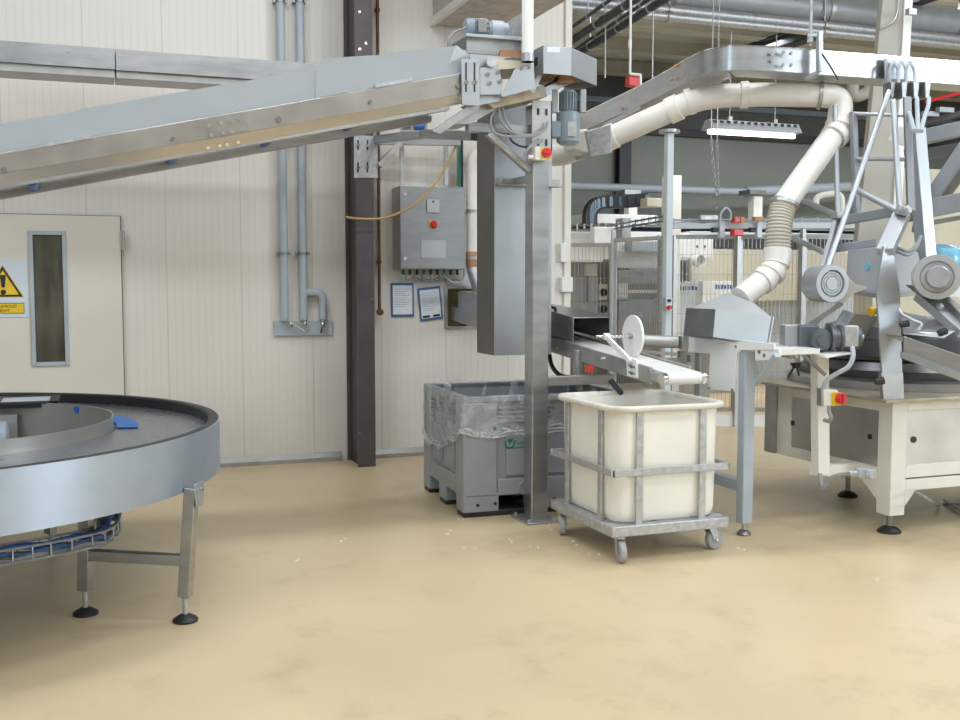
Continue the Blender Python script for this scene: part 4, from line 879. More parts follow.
# ================================================================== ROUND TABLE
RC = V((-.97,5.72,0)); RO = 1.60; RZ = .852
rt_ = thing('rotary_table', 'large round stainless accumulation table on legs at the left', 'rotary table', RC)
def ring(c, prof, n=128): mb = MB(); return mb.lathe(c, prof, n=n)
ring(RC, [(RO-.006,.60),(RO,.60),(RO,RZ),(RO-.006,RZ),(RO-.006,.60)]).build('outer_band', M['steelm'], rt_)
ring(RC, [(RO-.007,RZ-.004),(RO-.007,RZ+.001),(RO-.048,RZ+.001),(RO-.052,RZ-.004),(RO-.052,.775),(RO-.057,.775),(RO-.057,RZ-.006),(RO-.007,RZ-.004)]).build('black_lip', M['black'], rt_, ang=30)
IC = V((-.745,5.76,0)); IR = .85
bz2 = .795
mb = MB(); n = 180; vs = []; 
for i in range(n):
    a = 2*PI*i/n; o_p = RC+V((math.cos(a),math.sin(a),0))*(RO-.055); d = (o_p-IC).normalized(); i_p = IC+d*(IR+.012)
    h = .0015 if i%2 else 0
    for k in range(7): q = i_p+(o_p-i_p)*(k/6); vs.append(V((q.x,q.y,bz2+h)))
fs = [(i*7+k, ((i+1)%n)*7+k, ((i+1)%n)*7+k+1, i*7+k+1) for i in range(n) for k in range(6)]
mb.add(vs, fs); mb.build('turning_belt', mat('grey_belt', (.15,.16,.18), .28, .35, .06, 5, rvar=.04), rt_, ang=180)
mb = MB()
for k in range(18):
    a0 = math.radians(-6+k*3.0); a1 = a0+math.radians(2.4)
    P = [IC+V((math.cos(a0),math.sin(a0),0))*(IR+.015), IC+V((math.cos(a0),math.sin(a0),0))*(IR+.12), IC+V((math.cos(a1),math.sin(a1),0))*(IR+.12), IC+V((math.cos(a1),math.sin(a1),0))*(IR+.015)]
    mb.prism([p+V((0,0,bz2+.005)) for p in P], (0,0,.006))
mb.build('blue_slats', M['blue'], rt_)
ring(IC, [(IR-.006,.52),(IR,.52),(IR,.862),(IR-.006,.862),(IR-.006,.52)]).build('inner_band', mat('pale_steel', (.40,.385,.36), .38, .6, .06, 3), rt_)
ring(IC, [(.001,.52),(IR-.006,.52),(IR-.006,.53),(.001,.53)], 48).build('inner_tray', M['dull'], rt_)
# legs
def leg(x, y, top, lean=.045):
    d = (V((x,y,0))-RC).normalized(); sd = V((-d.y,d.x,0))
    mb = MB(); mb.bar(V((x,y,.115)), V((x,y,top))+d*lean, .05, .055, d); l = mb.build('leg', M['steel'], rt_, bevel=.004)
    mb = MB(); mb.cyl((x,y,.02), (x,y,.125), .012); mb.build('foot_stem', M['galv'], l)
    mb = MB(); mb.lathe((x,y,0), [(.001,0),(.056,0),(.058,.010),(.05,.018),(.022,.034),(.001,.036)], n=28); mb.build('foot', M['black'], l)
    return l
leg(-.241, 6.409, .515, 0)
for ang in (-31.8, 150, 215, 275):
    d = V((math.cos(math.radians(ang)),math.sin(math.radians(ang)),0)); po = RC+d*1.585; pi_ = RC+d*1.08
    l = leg(po.x, po.y, .62); leg(pi_.x, pi_.y, .515 if (V((pi_.x,pi_.y,0))-IC).length < IR+.05 else .775, .03)
    mb = MB(); mb.bar(V((pi_.x,pi_.y,.285)), V((po.x,po.y,.285)), .045, .05); mb.build('cross_bar', M['steel'], rt_, bevel=.004)
    mb = MB(); sd = V((-d.y,d.x,0)); c = RC+d*1.662; P = [c+sd*.045+V((0,0,.645)), c-sd*.045+V((0,0,.645)), c-sd*.045+V((0,0,.585)), c-sd*.026+V((0,0,.535)), c+sd*.026+V((0,0,.535)), c+sd*.045+V((0,0,.585))]
    mb.prism(P, d*.006); bk_ = mb.build('leg_bracket', M['satin'], rt_, bevel=.002)
    for s in (-1,1): mb = MB(); mb.bolt(c+sd*.025*s+d*.006+V((0,0,.615)), d, .009, .008); mb.build('bolt', M['dull'], bk_)
# sensor, spot, motor in the ring
p = pd(103,417,6.2); sn = thing('sensor', 'yellow sensor clipped on the inner ring of the round table', 'sensor', p)
mb = MB(); mb.cbox(p, (.05,.03,.035)); mb.cbox(p+V((.035,0,0)), (.03,.022,.022)); mb.build('housing', M['yellow'], sn, bevel=.004)
mb = MB(); mb.cyl(p-V((.025,0,0)), p-V((.06,0,.005)), .009, n=10); mb.build('tip', M['chrome'], sn)
mb = MB(); mb.cyl(p-V((.06,0,.005)), p-V((.075,0,.005)), .012, n=10); mb.cyl(p-V((.06,0,.0)), p-V((.062,0,.04)), .005, n=6); mb.build('mount', M['dull'], sn)
a_ = math.radians(38); q = IC+V((math.cos(a_),math.sin(a_),0))*(IR-.006); q.z = .835
mb = MB(); d = V((math.cos(a_),math.sin(a_),0)); mb.cyl(q, q-d*.002, .022); mb.build('blue_sticker', M['blue'], rt_)
p = pd(3,430,5.85); mt = thing('drive_motor', 'grey drive motor inside the ring of the round table at the left edge', 'motor', V((p.x-.1,p.y,.53)))
mb = MB(); mb.lathe((p.x-.12,p.y-.02,.69), [(.001,0),(.07,0),(.085,.02),(.085,.14),(.06,.15),(.001,.15)], (1,0,0), 24); mb.build('motor_body', M['pipe'], mt)
mb = MB(); mb.box((p.x-.2,p.y+.06,.53), (p.x+.07,p.y+.08,.80)); mb.build('mount_plate', M['dull'], mt)
# flat infeed on the far left of the table
a = pd(60,395.5,6.28)
t = thing('guard_tray', 'low black-framed tray with two clear panels at the back of the round table', 'guard', V((a.x-.5,a.y,.80)))
zz = a.z; X1_ = a.x; X0_ = a.x-1.0; Y1_ = a.y+.03; Y0_ = a.y-.33
mb = MB(); mb.box((X0_,Y0_+.02,zz-.034), (X1_-.06,Y1_,zz-.012)); mb.box((X0_+.1,Y1_-.06,.80), (X0_+.14,Y1_-.02,zz-.03)); mb.box((X1_-.2,Y1_-.06,.80), (X1_-.16,Y1_-.02,zz-.03)); mb.build('base', M['black'], t)
mb = MB(); th = .03
for x in (X0_, X1_-.36, X1_-.05): mb.prism([V((x,Y0_,zz-.012)),V((x+.05,Y0_,zz-.012)),V((x+.05,Y1_,zz-.012)),V((x,Y1_,zz-.012))], (0,0,.016))
mb.box((X0_,Y0_,zz-.012), (X1_,Y0_+.03,zz+.004)); mb.box((X0_,Y1_-.03,zz-.012), (X1_,Y1_,zz+.004)); mb.build('frame', M['cableblk'], t, bevel=.003)
for x0, x1 in ((X0_+.05,X1_-.36),(X1_-.31,X1_-.05)): mb = MB(); mb.box((x0,Y0_+.03,zz-.010), (x1,Y1_-.03,zz-.002)); mb.build('panel', M['signw'], t)
# cable basket under the table
t = thing('cable_basket', 'wire cable basket with blue cables curving under the round table', 'cable tray', pd(60,560,4.6))
pth = curve([pd(-40,570,4.25), pd(0,562,4.4), pd(40,555,4.56), pd(80,547,4.7), pd(100,541,4.85), pd(108,532,5.05), pd(108,522,5.25), pd(100,515,5.4)], 8)
UPV = V((0,0,1))
sides = []
for i, p in enumerate(pth):
    tt = (pth[min(i+1,len(pth)-1)]-pth[max(i-1,0)]).normalized(); s = tt.cross(UPV).normalized(); sides.append(s)
mb = MB()
for w, h in ((-.055,0),(.0,0),(.055,0),(-.055,.06),(.055,.06)): mb.tube([p+s*w+UPV*h for p, s in zip(pth, sides)], .006, 6)
for i in range(1, len(pth), 4):
    p, s = pth[i], sides[i]; mb.tube([p-s*.055+UPV*.065, p-s*.055, p+s*.055, p+s*.055+UPV*.065], .0045, 5)
mb.build('wire_basket', M['galv'], t)
for k, (m, w, h) in enumerate((('blue',-.02,.045),('blue',.012,.05),('bluefr',.035,.03),('cable',.04,.012),('cable',-.035,.012))):
    mb = MB(); mb.tube([p+s*(w+.008*math.sin(i*.4+k))+UPV*(h+.006*math.sin(i*.6+k*2)) for i, (p, s) in enumerate(zip(pth, sides))], .011, 7); mb.build('cable', M[m], t)
mb = MB(); p = pd(103,530,5.1); mb.bar(p, V((p.x,p.y,.60)), .02, .02); mb.cbox(p+V((.0,.0,.05)), (.05,.04,.05)); mb.build('hanger', M['steeld'], t)
# ================================================================== UPPER CURVED CONVEYOR
zb3, zt3 = 2.917, 3.066
plan = [(575,9.85),(587,9.53),(613,8.88),(640,8.28),(668,7.68),(690,7.24),(706,7.03),(722,6.93),(740,6.90),(765,6.93),(790,6.98),(880,7.20),(960,7.41),(1040,7.64)]
pp = []
for x, d in plan: q = pd(x,100,d); pp.append(V((q.x,q.y,0)))
pc = curve(pp, 6)
up_ = thing('curved_conveyor', 'overhead stainless conveyor duct curving from the wall to the right', 'conveyor', V((pp[8].x,pp[8].y,zb3)))
def sw(sec, name, m, bev=0): mb = MB(); mb.sweep([p+V((0,0,zb3)) for p in pc], sec); return mb.build(name, M[m], up_, ang=25)
H3 = zt3-zb3
sw([(-.005,0),(0,0),(0,H3),(-.005,H3)], 'side_plate', 'steel')
sw([(-.235,0),(-.23,0),(-.23,H3-.02),(-.235,H3-.02)], 'side_plate', 'dull')
sw([(-.23,0),(-.005,0),(-.005,.006),(-.23,.006)], 'bottom_plate', 'galv')
sw([(-.21,.02),(-.02,.02),(-.02,.03),(-.21,.03)], 'belt', 'belt')
sw([(-.012,H3),(.004,H3),(.004,H3+.008),(-.012,H3+.008)], 'top_edge', 'chrome')
for x,y in ((771,54),(783,52.5),(790.5,53.5),(771.5,61),(782.5,65),(790.5,65.5)):
    q = pd(x,y,6.93); mb = MB(); mb.bolt(q, -FW, .012, .012); mb.build('bolt', M['steeld'], up_)
for x,y,d in ((623,109,8.62),(672,79,7.55),(676,66,7.5),(683,74,7.33)): mb = MB(); mb.bolt(pd(x,y,d), (-.9,-.4,0), .014, .01); mb.build('bolt', M['brick'], up_)
mb = MB(); pA, pB = pd(605,113,9.0), pd(640,108.5,8.2)
q = [pd(603,124,9.05), pd(640,104.5,8.25), pd(641,109,8.2), pd(606,127,8.9)]; mb.prism(q, (.05,.12,0)); mb.build('support_ledge', M['satin'], up_)
t = thing('hanger_bracket', 'square tube hanger with thin rod holding up the curved overhead conveyor', 'hanger', pd(819,72,6.96))
mb = MB(); mb.bar(pd(819.5,72,6.97), pd(819.5,31.5,6.97), .035, .035, (0,1,0)); mb.build('upright', M['satin'], t, bevel=.003)
mb = MB(); a = pd(810.5,38,7.0); mb.cyl(a-V((0,0,.05)), V((a.x,a.y,zc)), .010, n=8); mb.build('rod', M['galv'], t)
mb = MB(); mb.bar(pd(808,35.5,7.0), pd(820,35,6.97), .03, .02); mb.cyl(a-V((0,0,.03)), a+V((0,0,.03)), .022, n=8); mb.bar(pd(806,79,7.05), pd(818,73,6.98), .05, .02); mb.build('cross_plate', M['galv'], t)
mb = MB(); mb.tube(curve([pd(822,54,6.93), pd(830,66,6.92), pd(838,79.5,6.9)]), .006, 6); mb.build('cable', M['cableblk'], t)
# ================================================================== ROUND-TABLE MACHINE AT RIGHT
MX, MY_ = 4.57, 5.08
mc = thing('processing_machine', 'cream framed machine with steel door panels and a dark stepped drum, at the right', 'machine', (5.4,5.75,0))
TZ = .83
def zx(x, y, X=None): return px(x, y, MX if X is None else X).z
zA = px(885,402,MX).z
XE, YE = 6.35, 6.22
mb = MB(); mb.box((MX-.13,MY_-.09,TZ), (XE,YE+.2,TZ+.018)); mb.build('table_top', mat('stained_top', (.42,.36,.28), .45, .4, .2, 8), mc, bevel=.003)
mb = MB(); p = .10
# corner and side posts, beams
fz0 = .115
def cpost(x0, y0, x1, y1, z0=.115): mb = MB(); mb.box((x0,y0,z0), (x1,y1,TZ)); return mb.build('corner_post', M['creamp'], mc, bevel=.004)
cpost(MX,MY_,MX+.115,MY_+.12); cpost(MX,YE-.14,MX+.1,YE,.33); cpost(XE-.1,MY_,XE,MY_+.1); cpost(XE-.1,YE-.1,XE,YE)
mb = MB(); mb.box((MX,MY_+.12,TZ-.075), (MX+.08,YE-.14,TZ)); mb.box((MX+.115,MY_,TZ-.07), (XE-.1,MY_+.08,TZ)); mb.build('top_rail', M['creamp'], mc, bevel=.003)
mb = MB(); mb.box((MX,MY_+.12,.33), (MX+.08,YE-.14,.40)); mb.box((MX+.115,MY_,.345), (XE-.1,MY_+.08,.425)); mb.box((MX+.115,MY_,.265), (XE-.1,MY_+.08,.335)); mb.build('bottom_rail', M['creamp'], mc, bevel=.003)
mb = MB(); mb.prism([(MX,MY_+.12,.335),(MX,MY_+.30,.335),(MX,MY_+.12,.20)], (.05,0,0)); mb.prism([(MX+.115,MY_,.27),(MX+.20,MY_,.27),(MX+.115,MY_,.17)], (0,.05,0)); mb.build('gusset', M['creamp'], mc)
mb = MB(); mb.box((MX+.02,MY_+.12,.34), (MX+.04,MY_+.72,TZ-.075)); d1 = mb.build('door_panel', M['steelw'], mc, bevel=.002)
mb = MB(); mb.box((MX+.02,MY_+.76,.40), (MX+.04,YE-.14,TZ-.075)); d2 = mb.build('door_panel', M['steelw'], mc, bevel=.002)
mb = MB(); mb.box((MX+.115,MY_+.02,.425), (XE-.1,MY_+.04,TZ-.07)); d3 = mb.build('door_panel', M['steelw'], mc, bevel=.002)
mb = MB(); c = px(870,436.5,MX+.02); mb.cyl(c, c-V((.006,0,0)), .018); mb.build('door_lock', M['black'], d1)
mb = MB(); c = px(793,423,MX+.02); mb.cyl(c, c-V((.006,0,0)), .018); mb.build('door_lock', M['black'], d2)
mb = MB(); c = py(913.5,439.5,MY_+.02); mb.cyl(c, c-V((0,.006,0)), .02); mb.build('door_lock', M['black'], d3)
mb = MB(); mb.box((MX+.1,MY_+.1,.33), (XE-.1,YE-.05,.345)); mb.build('bottom_plate', M['dark'], mc)
mb = MB(); mb.box((MX-.02,YE+.0,.33), (MX+.4,YE+.12,TZ)); mb.build('rear_cover', M['dull'], mc, bevel=.003)
for x, y in ((MX+.055,MY_+.06),(5.12,6.12),(XE-.05,MY_+.05),(XE-.05,YE-.05)):
    rear = (x, y) == (5.12, 6.12)
    mb = MB(); mb.cyl((x,y,.02), (x,y,.12 if not rear else .16), .018); st = mb.build('foot_stem', M['steeld'], mc)
    mb = MB(); mb.lathe((x,y,0), [(.001,0),(.07,0),(.072,.01),(.05,.03),(.022,.042),(.001,.044)], n=28); mb.build('foot', M['black'], st)
    if rear: mb = MB(); mb.cbox((x,y,.20), (.20,.12,.09)); mb.build('rear_beam', M['creamp'], mc, bevel=.004)
# drum
DC = (5.47,5.92,0)
ring(DC, [(.001,.85),(.84,.85),(.84,.90),(.80,.915),(.001,.915)], 96).build('turntable', M['steel'], mc, ang=30)
ring(DC, [(.76,.915),(.77,.96),(.74,.965),(.70,1.03),(.72,1.035),(.69,1.06),(.66,1.06),(.64,1.16),(.60,1.17),(.58,1.25),(.36,1.30),(.001,1.31)], 96).build('drum', M['drum'], mc, ang=25)
# inclined trough and plates on the drum
mb = MB(); P = [pd(904,336,6.05), pd(904,354,6.05), pd(965,378,5.85), pd(965,357,5.85)]; mb.prism(P, (.01,.02,0)); P2 = [P[0],P[3],P[3]+V((.1,.28,0)),P[0]+V((.1,.28,0))]; mb.prism(P2, (0,0,-.01)); mb.build('discharge_trough', M['steel'], mc, bevel=.002)
mb = MB(); P = [pd(904,352,6.03), pd(904,358,6.03), pd(965,382,5.83), pd(965,376,5.83)]; mb.prism(P, (.0,.03,0)); mb.build('trough_lip', M['satin'], mc)
mb = MB(); P = [pd(898,311,6.5), pd(938,319,6.3), pd(955,330,6.1), pd(903,328,6.2)]; mb.prism(P, (0,0,-.012)); P = [pd(903,328,6.2), pd(955,331,6.1), pd(944,338,6.1), pd(903,334,6.2)]; mb.prism(P, (0,.01,0)); mb.build('curved_guard', M['steel'], mc)
mb = MB(); mb.bar(pd(920,296,6.4), pd(965,334,6.1), .09, .05); mb.build('inclined_channel', M['satin'], mc, bevel=.003)
mb = MB(); mb.bar(pd(935,292,6.45), pd(968,322,6.15), .06, .06); mb.build('inclined_channel', M['dull'], mc, bevel=.003)
mb = MB(); mb.ball(pd(940,306.5,6.22), .022); mb.build('knob', M['satin'], mc)
mb = MB(); mb.tube(curve([pd(899,309,6.15), pd(902,314,6.13), pd(912,320,6.1), pd(921,324,6.08), pd(918,330,6.08)]), .01, 8); mb.build('bent_rod', M['galv'], mc)
for x,y,r in ((907,356,.022),(880,381,.024),(905,324,.020),(943,332,.022)):
    mb = MB(); c = pd(x,y,6.12); mb.lathe(c, [(.001,-.03),(r*.7,-.03),(r,-.01),(r,.02),(.001,.03)], (1,-.3,.2), 12); mb.build('clamp_knob', M['black'], mc)
mb = MB(); P = [pd(857,345,6.4), pd(862,318,6.4), pd(880,313,6.45), pd(872,331,6.45)]; P = [pd(836,342,6.3), pd(855,314,6.3), pd(878,316,6.4), pd(860,344,6.45)]; mb.prism(P, (.02,.02,-.005)); mb.build('scraper_plate', M['steeld'], mc)
mb = MB(); P = [pd(828,338,6.4), pd(845,310,6.4), pd(858,315,6.35), pd(842,345,6.35)]; mb.prism(P, (0,.02,0)); mb.build('side_plate', M['satin'], mc)
mb = MB(); mb.bar(pd(808,326,6.5), pd(842,303,6.45), .05, .03); mb.bar(pd(803,333,6.5), pd(836,306,6.5), .02, .02); mb.build('inclined_arm', M['dull'], mc)
mb = MB(); c = pd(870,312,6.35); mb.lathe(c, [(.001,0),(.028,0),(.028,.03),(.001,.03)], (1,0,.3), 14); mb.build('yellow_cap', M['yellow'], mc)
# front upright panel with its foot sleeve
mb = MB(); strip(mb, ((877,292.5),(900,290.5),(903.5,399),(884,400.5)), MY_-.03, .015); up1 = mb.build('upright_panel', M['satin'], mc, bevel=.003)
mb = MB(); strip(mb, ((881.5,373),(903.2,372.5),(904.5,399.5),(884,402)), MY_-.036, .03); mb.build('foot_sleeve', M['dull'], up1, bevel=.002)
mb = MB(); strip(mb, ((884,246),(892.5,246),(900,290.5),(877,292.5)), MY_-.03, .02); mb.build('upright_tip', M['satin'], up1)
# hopper box with blue knob
hx = thing('feed_box', 'grey four-sided feed box with a pale blue button above the upright panel', 'box', pd(885,290,6.4))
mb = MB(); mb.hexa([pd(845,287,6.85),pd(882,293.5,6.5),pd(926,288,6.75),pd(886,286,7.15), pd(848,250,6.85),pd(886,246,6.5),pd(918,252,6.75),pd(882,250,7.15)]); mb.build('casing', M['lightgrey'], hx, bevel=.004)
c = pd(868.5,266.5,6.62); nrm = (pd(882,293.5,6.5)-pd(845,287,6.85)).cross(V((0,0,1))).normalized(); mb = MB(); c = pd(868.5,266.5,6.645); mb.cyl(c-nrm*.012, c+nrm*.012, .024); mb.build('blue_button', M['cyan'], hx)
mb = MB(); mb.bar(pd(845,290,6.8), pd(882,296,6.47), .05, .03); mb.bar(pd(882,296,6.47), pd(940,291,6.8), .05, .03); mb.build('base_rail', M['dull'], hx)
mb = MB()
for k in range(2): mb.tube(curve([pd(878,255-k*5,6.6), pd(884,247-k*3,6.55), pd(896,251-k*4,6.5), pd(908,255-k*4,6.5), pd(916,248-k*3,6.55), pd(921,236,6.6)]), .010, 8)
mb.build('hose', M['cable'], hx)
# blowers
def blower(c, n, r, L, name, lab, motor):
    n = V(n).normalized(); t = thing(name, lab, 'blower', c+V((0,0,-r)))
    mb = MB(); mb.lathe(c-n*L, [(.001,0),(r,0),(r,L),(r*.98,L+.008),(r*.72,L+.008),(r*.66,L-.01),(.001,L-.01)], n, 40); mb.build('housing', M['satin'] if not motor else M['conn'], t, ang=30)
    if not motor:
        mb = MB()
        for k in range(4): mb.lathe(c-n*.004, [(r*(.18+.13*k)-.004,0),(r*(.18+.13*k)+.004,0),(r*(.18+.13*k)+.004,.006),(r*(.18+.13*k)-.004,.006),(r*(.18+.13*k)-.004,0)], n, 28)
        s = n.cross(V((0,0,1))).normalized(); u = s.cross(n)
        for k in range(12): a = PI*k/12; d = s*math.cos(a)+u*math.sin(a); mb.bar(c-d*r*.66, c+d*r*.66, .004, .004, n)
        mb.build('inlet_grille', M['galv'], t)
        mb = MB(); mb.cyl(c-n*.01, c+n*.003, r*.33); mb.build('hub', M['satin'], t)
    else:
        mb = MB(); mb.lathe(c, [(r*.5,-.01),(r*.5,.09),(r*.45,.10),(.001,.10)], n, 28); m1 = mb.build('motor', M['satin'], t)
        s = n.cross(V((0,0,1))).normalized(); u = s.cross(n); mb = MB()
        for a in (.6,2.7,4.6): mb.bolt(c+n*.10+(s*math.cos(a)+u*math.sin(a))*r*.34, n, .008, .006)
        mb.build('bolts', M['dull'], m1)
    return t
b1 = blower(pd(832,283.5,6.2), -V((FW.x,FW.y,0))+RT*.28, .112, .15, 'blower', 'round grey blower with a wire grille facing out, left of the feed box', False)
mb = MB(); mb.prism([pd(834,265,6.27),pd(844,269,6.27),pd(850,279,6.27),pd(857,285,6.27),pd(867,286.5,6.27),pd(867,289,6.27),pd(855,293,6.27),pd(845,302,6.27),pd(838,303,6.27)], (.02,.11,0)); mb.build('outlet', M['conn'], b1, bevel=.003)
b2 = blower(pd(937,277,6.15), -V((FW.x,FW.y,0))-RT*.35, .132, .20, 'blower', 'round grey blower with a protruding motor at the right edge', True)
mb = MB(); c = pd(932,290,6.15); mb.prism([pd(921,285,6.2),pd(936,297,6.2),pd(960,297,6.25),pd(960,285,6.25)], (.02,.15,0)); mb.build('mount', M['dull'], b2)
# gear motor on the stand
gs = thing('drive_unit', 'grey gear motor on a cream post in front of the cream machine', 'motor', pd(820,473,6.3))
def bx(mb, x0, y0, x1, y1, d, dep): # upright box seen between pixel corners at depth d, facing the viewer side of the machine
    a, b, c, e = pd(x0,y0,d), pd(x1,y0,d), pd(x1,y1,d), pd(x0,y1,d); mb.prism([a,b,c,e], V((FW.x,FW.y,0)).normalized()*dep); return mb
mb = MB(); mb.bar(pd(820.5,474,6.3), pd(819.5,353,6.3), .085, .07, (0,1,0)); mb.build('post', M['creamp'], gs, bevel=.004)
mb = MB(); mb.bar(pd(815,470,6.3), V((MX+.02,MY_+.30,.36)), .07, .07); mb.build('arm', M['creamp'], gs, bevel=.004)
mb = MB(); mb.prism([pd(800,351,6.3), pd(826,356,6.1), pd(852,352,6.2), pd(826,347,6.4)], (0,0,-.012)); mb.build('shelf', M['whitep'], gs)
A_, B_ = pd(800,338.5,6.25), pd(862,336.5,6.25); ax = (B_-A_).normalized()
mb = MB(); bx(mb, 785,325,800,348,6.28,.12); mb.build('coupling_housing', M['satin'], gs, bevel=.006)
mb = MB(); bx(mb, 799,325,820,353,6.25,.14); mb.build('gearbox', M['motorgrey'], gs, bevel=.012)
mb = MB(); c = pd(822,340,6.2); f_ = -V((FW.x,FW.y,0)).normalized(); mb.lathe(c-f_*.05, [(.001,.08),(.035,.08),(.038,.06),(.06,.055),(.068,.03),(.068,-.05),(.001,-.05)], f_, 24); mb.build('gear_cover', M['motorgrey'], gs)
mb = MB(); c = pd(829,338,6.25); mb.lathe(c, [(.001,0),(.078,0),(.078,.02),(.065,.025),(.065,.05),(.078,.055),(.078,.075),(.07,.08),(.001,.08)], ax, 28); mb.build('flange', M['motorgrey'], gs)
mb = MB(); c = pd(841,338,6.25); mb.lathe(c, [(.001,0),(.07,0),(.07,.10),(.055,.115),(.001,.115)], ax, 24); mb.build('motor_body', M['motorgrey'], gs)
mb = MB(); bx(mb, 845,325.5,859,347,6.17,.1); mb.build('terminal_box', M['galv'], gs, bevel=.008)
mb = MB(); c = pd(860,337,6.2); mb.cyl(c, c+ax*.02, .015); mb.build('cable_gland', M['satin'], gs)
mb = MB(); mb.tube(curve([pd(852.5,347,6.15), pd(853,357,6.12), pd(848,367,6.12), pd(836,374,6.15), pd(826,381,6.18), pd(823,391,6.2)]), .014, 10); mb.build('cable', M['pipe'], gs)
mb = MB(); mb.bar(pd(801,353,6.2), pd(825,375,6.2), .02, .02); mb.build('brace_rod', M['steeld'], gs)
mb = MB(); mb.tube([pd(776,353,6.3), pd(796,355,6.25)], .02, 12); mb.cyl(pd(788,352,6.24), pd(796,353,6.24), .036, n=18); mb.cyl(pd(796,353.5,6.2), pd(793,355.5,6.2), .03, n=18); mb.build('shaft_bearing', M['satin'], gs)
mb = MB(); c = pd(796,363,6.3); mb.lathe(c, [(.035,0),(.02,-.03),(.001,-.03)], n=16); mb.bar(c, pd(788,378,6.3), .01, .01); mb.bar(c, pd(799,376,6.3), .01, .01); mb.build('black_funnel', M['black'], gs)
isw = thing('isolator_switch', 'cream switch box with red knob on yellow, on the post before the machine', 'switch', pd(829,406,6.18))
mb = MB(); bx(mb, 823.5,390,838,406,6.15,.08); mb.build('box', M['creamp'], isw, bevel=.005)
mb = MB(); bx(mb, 820,389,824,406,6.19,.06); mb.build('backing', M['steeld'], isw)
mb = MB(); bx(mb, 832,392.5,841,405.5,6.14,.008); mb.build('yellow_plate', M['yellow'], isw)
mb = MB(); c = pd(838.5,398.5,6.13); dd = (f_*.8+RT*.6).normalized(); mb.cyl(c, c+dd*.032, .032); mb.cbox(c+dd*.036, (.014,.014,.055)); mb.build('knob', M['red'], isw)
mb = MB(); mb.tube(curve([pd(829,406,6.16), pd(829,412,6.16), pd(831,417,6.15), pd(829,421,6.17), pd(824,420,6.2)]), .012, 8); mb.build('cable', M['cable'], isw)
va = thing('valve_block', 'grey pneumatic valve with hose under the corner of the cream machine', 'valve', pd(868,478,6.1))
mb = MB(); bx(mb, 858,469,867.2,478,6.05,.06); mb.build('body', M['pipe'], va, bevel=.004)
mb = MB(); bx(mb, 867,470,876,478.5,6.03,.06); mb.build('solenoid', M['pipe'], va, bevel=.004)
mb = MB(); mb.cyl(pd(851,473.5,6.08), pd(858,473.5,6.06), .022); mb.cyl(pd(868,475,5.98), pd(872,475,5.96), .02); mb.build('fitting', M['galv'], va)
mb = MB(); mb.tube(curve([pd(852,473.5,6.08), pd(840,475,6.12), pd(831,478,6.15), pd(826,485,6.17), pd(822,486,6.2), pd(820,474,6.25)]), .013, 8); mb.build('hose', M['cable'], va)
mb = MB(); q = [pz(916,492,.25), pd(925,497,5.9), pz(938,505,0.012), pz(950,504,.012), pz(985,506,.012)]; mb.tube(curve(q), .008, 8); tag(mb.build('floor_cable', M['cable']), 'grey cable drooping to the floor under the cream machine', 'cable')
mb = MB(); q = [pz(944,500,.012), pz(955,508,.012), pz(975,520,.012)]; mb.tube(curve(q), .006, 8); tag(mb.build('floor_cable', M['cable']), 'short thin cable on the floor branching off at the right edge', 'cable')
# tower of tubes
tw = thing('tube_frame', 'tall frame of pale round tubes standing above the cream machine', 'frame', pd(870,268,6.6))
def tb(x0, y0, d0, x1, y1, d1, r, name='tube', m='tubegrey'): mb = MB(); mb.cyl(pd(x0,y0,d0), pd(x1,y1,d1), r*.8, n=14); return mb.build(name, M[m], tw)
def sq(x0, y0, d0, x1, y1, d1, w, h, name='beam', m='beamgrey', par=None, up=(0,0,1)): mb = MB(); mb.bar(pd(x0,y0,d0), pd(x1,y1,d1), w, h, up); return mb.build(name, M[m], par or tw, bevel=.004)
tb(889,91,6.9,827,268,6.3,.022); tb(893,100,6.8,900,212,6.6,.023); sq(907,98,6.85,911,212,6.65,.045,.045)
sq(853,112,7.1,857,217,7.0,.04,.04); tb(835,105,7.15,838,217,7.0,.022); tb(853,113.5,7.1,908,115.5,6.85,.016); tb(857,159,7.05,908,159.5,6.75,.016)
tb(796,197,7.35,838,216,7.0,.024); tb(857,190,6.7,902,213,6.55,.026); tb(788,236,7.3,826,253,6.95,.024); sq(826,250,6.95,876,242.5,6.8,.05,.05); sq(834,222,7.0,907,209.5,6.7,.07,.06)
sq(837,217,6.98,823,268,6.7,.03,.05); sq(843,217,6.98,829,268,6.7,.02,.03)
sq(902,214,6.55,885,252,6.3,.10,.05,'channel','satin'); mb = MB(); mb.bar(pd(897,209,6.5), pd(909,213,6.5), .06, .06); mb.cyl(pd(904,207,6.45), pd(908,214,6.45), .03, n=12); mb.build('clamp', M['galv'], tw, bevel=.005)
mb = MB(); mb.cbox(pd(838,215,6.95), (.07,.07,.05)); mb.build('clamp', M['galv'], tw, bevel=.005)
gp = thing('grey_column', 'slim grey square column carrying the cables beside the tube frame', 'column', pd(927,262,6.2))
sq(915.5,129,6.95,930,300,6.75,.09,.09,'column','tubegrey',gp)
rb = thing('steel_framework', 'heavy grey beams of the platform at the right edge', 'framework', pd(935,240,7.2))
sq(903,214,6.95,975,199,6.85,.09,.12,'beam','beamgrey',rb); sq(930,199,7.2,968,143,7.1,.09,.09,'brace','beamgrey',rb); sq(942,199,7.5,985,140,7.4,.08,.08,'brace','steeld',rb); sq(924,137,7.4,975,126,7.3,.09,.10,'beam','beamgrey',rb)
sq(905,152,7.4,926,150,7.4,.05,.05,'beam','dull',rb); sq(918,233,6.9,920,222,6.9,.07,.05,'bracket','steeld',rb); sq(914,226,6.95,975,215,6.85,.05,.03,'beam','steeld',rb)
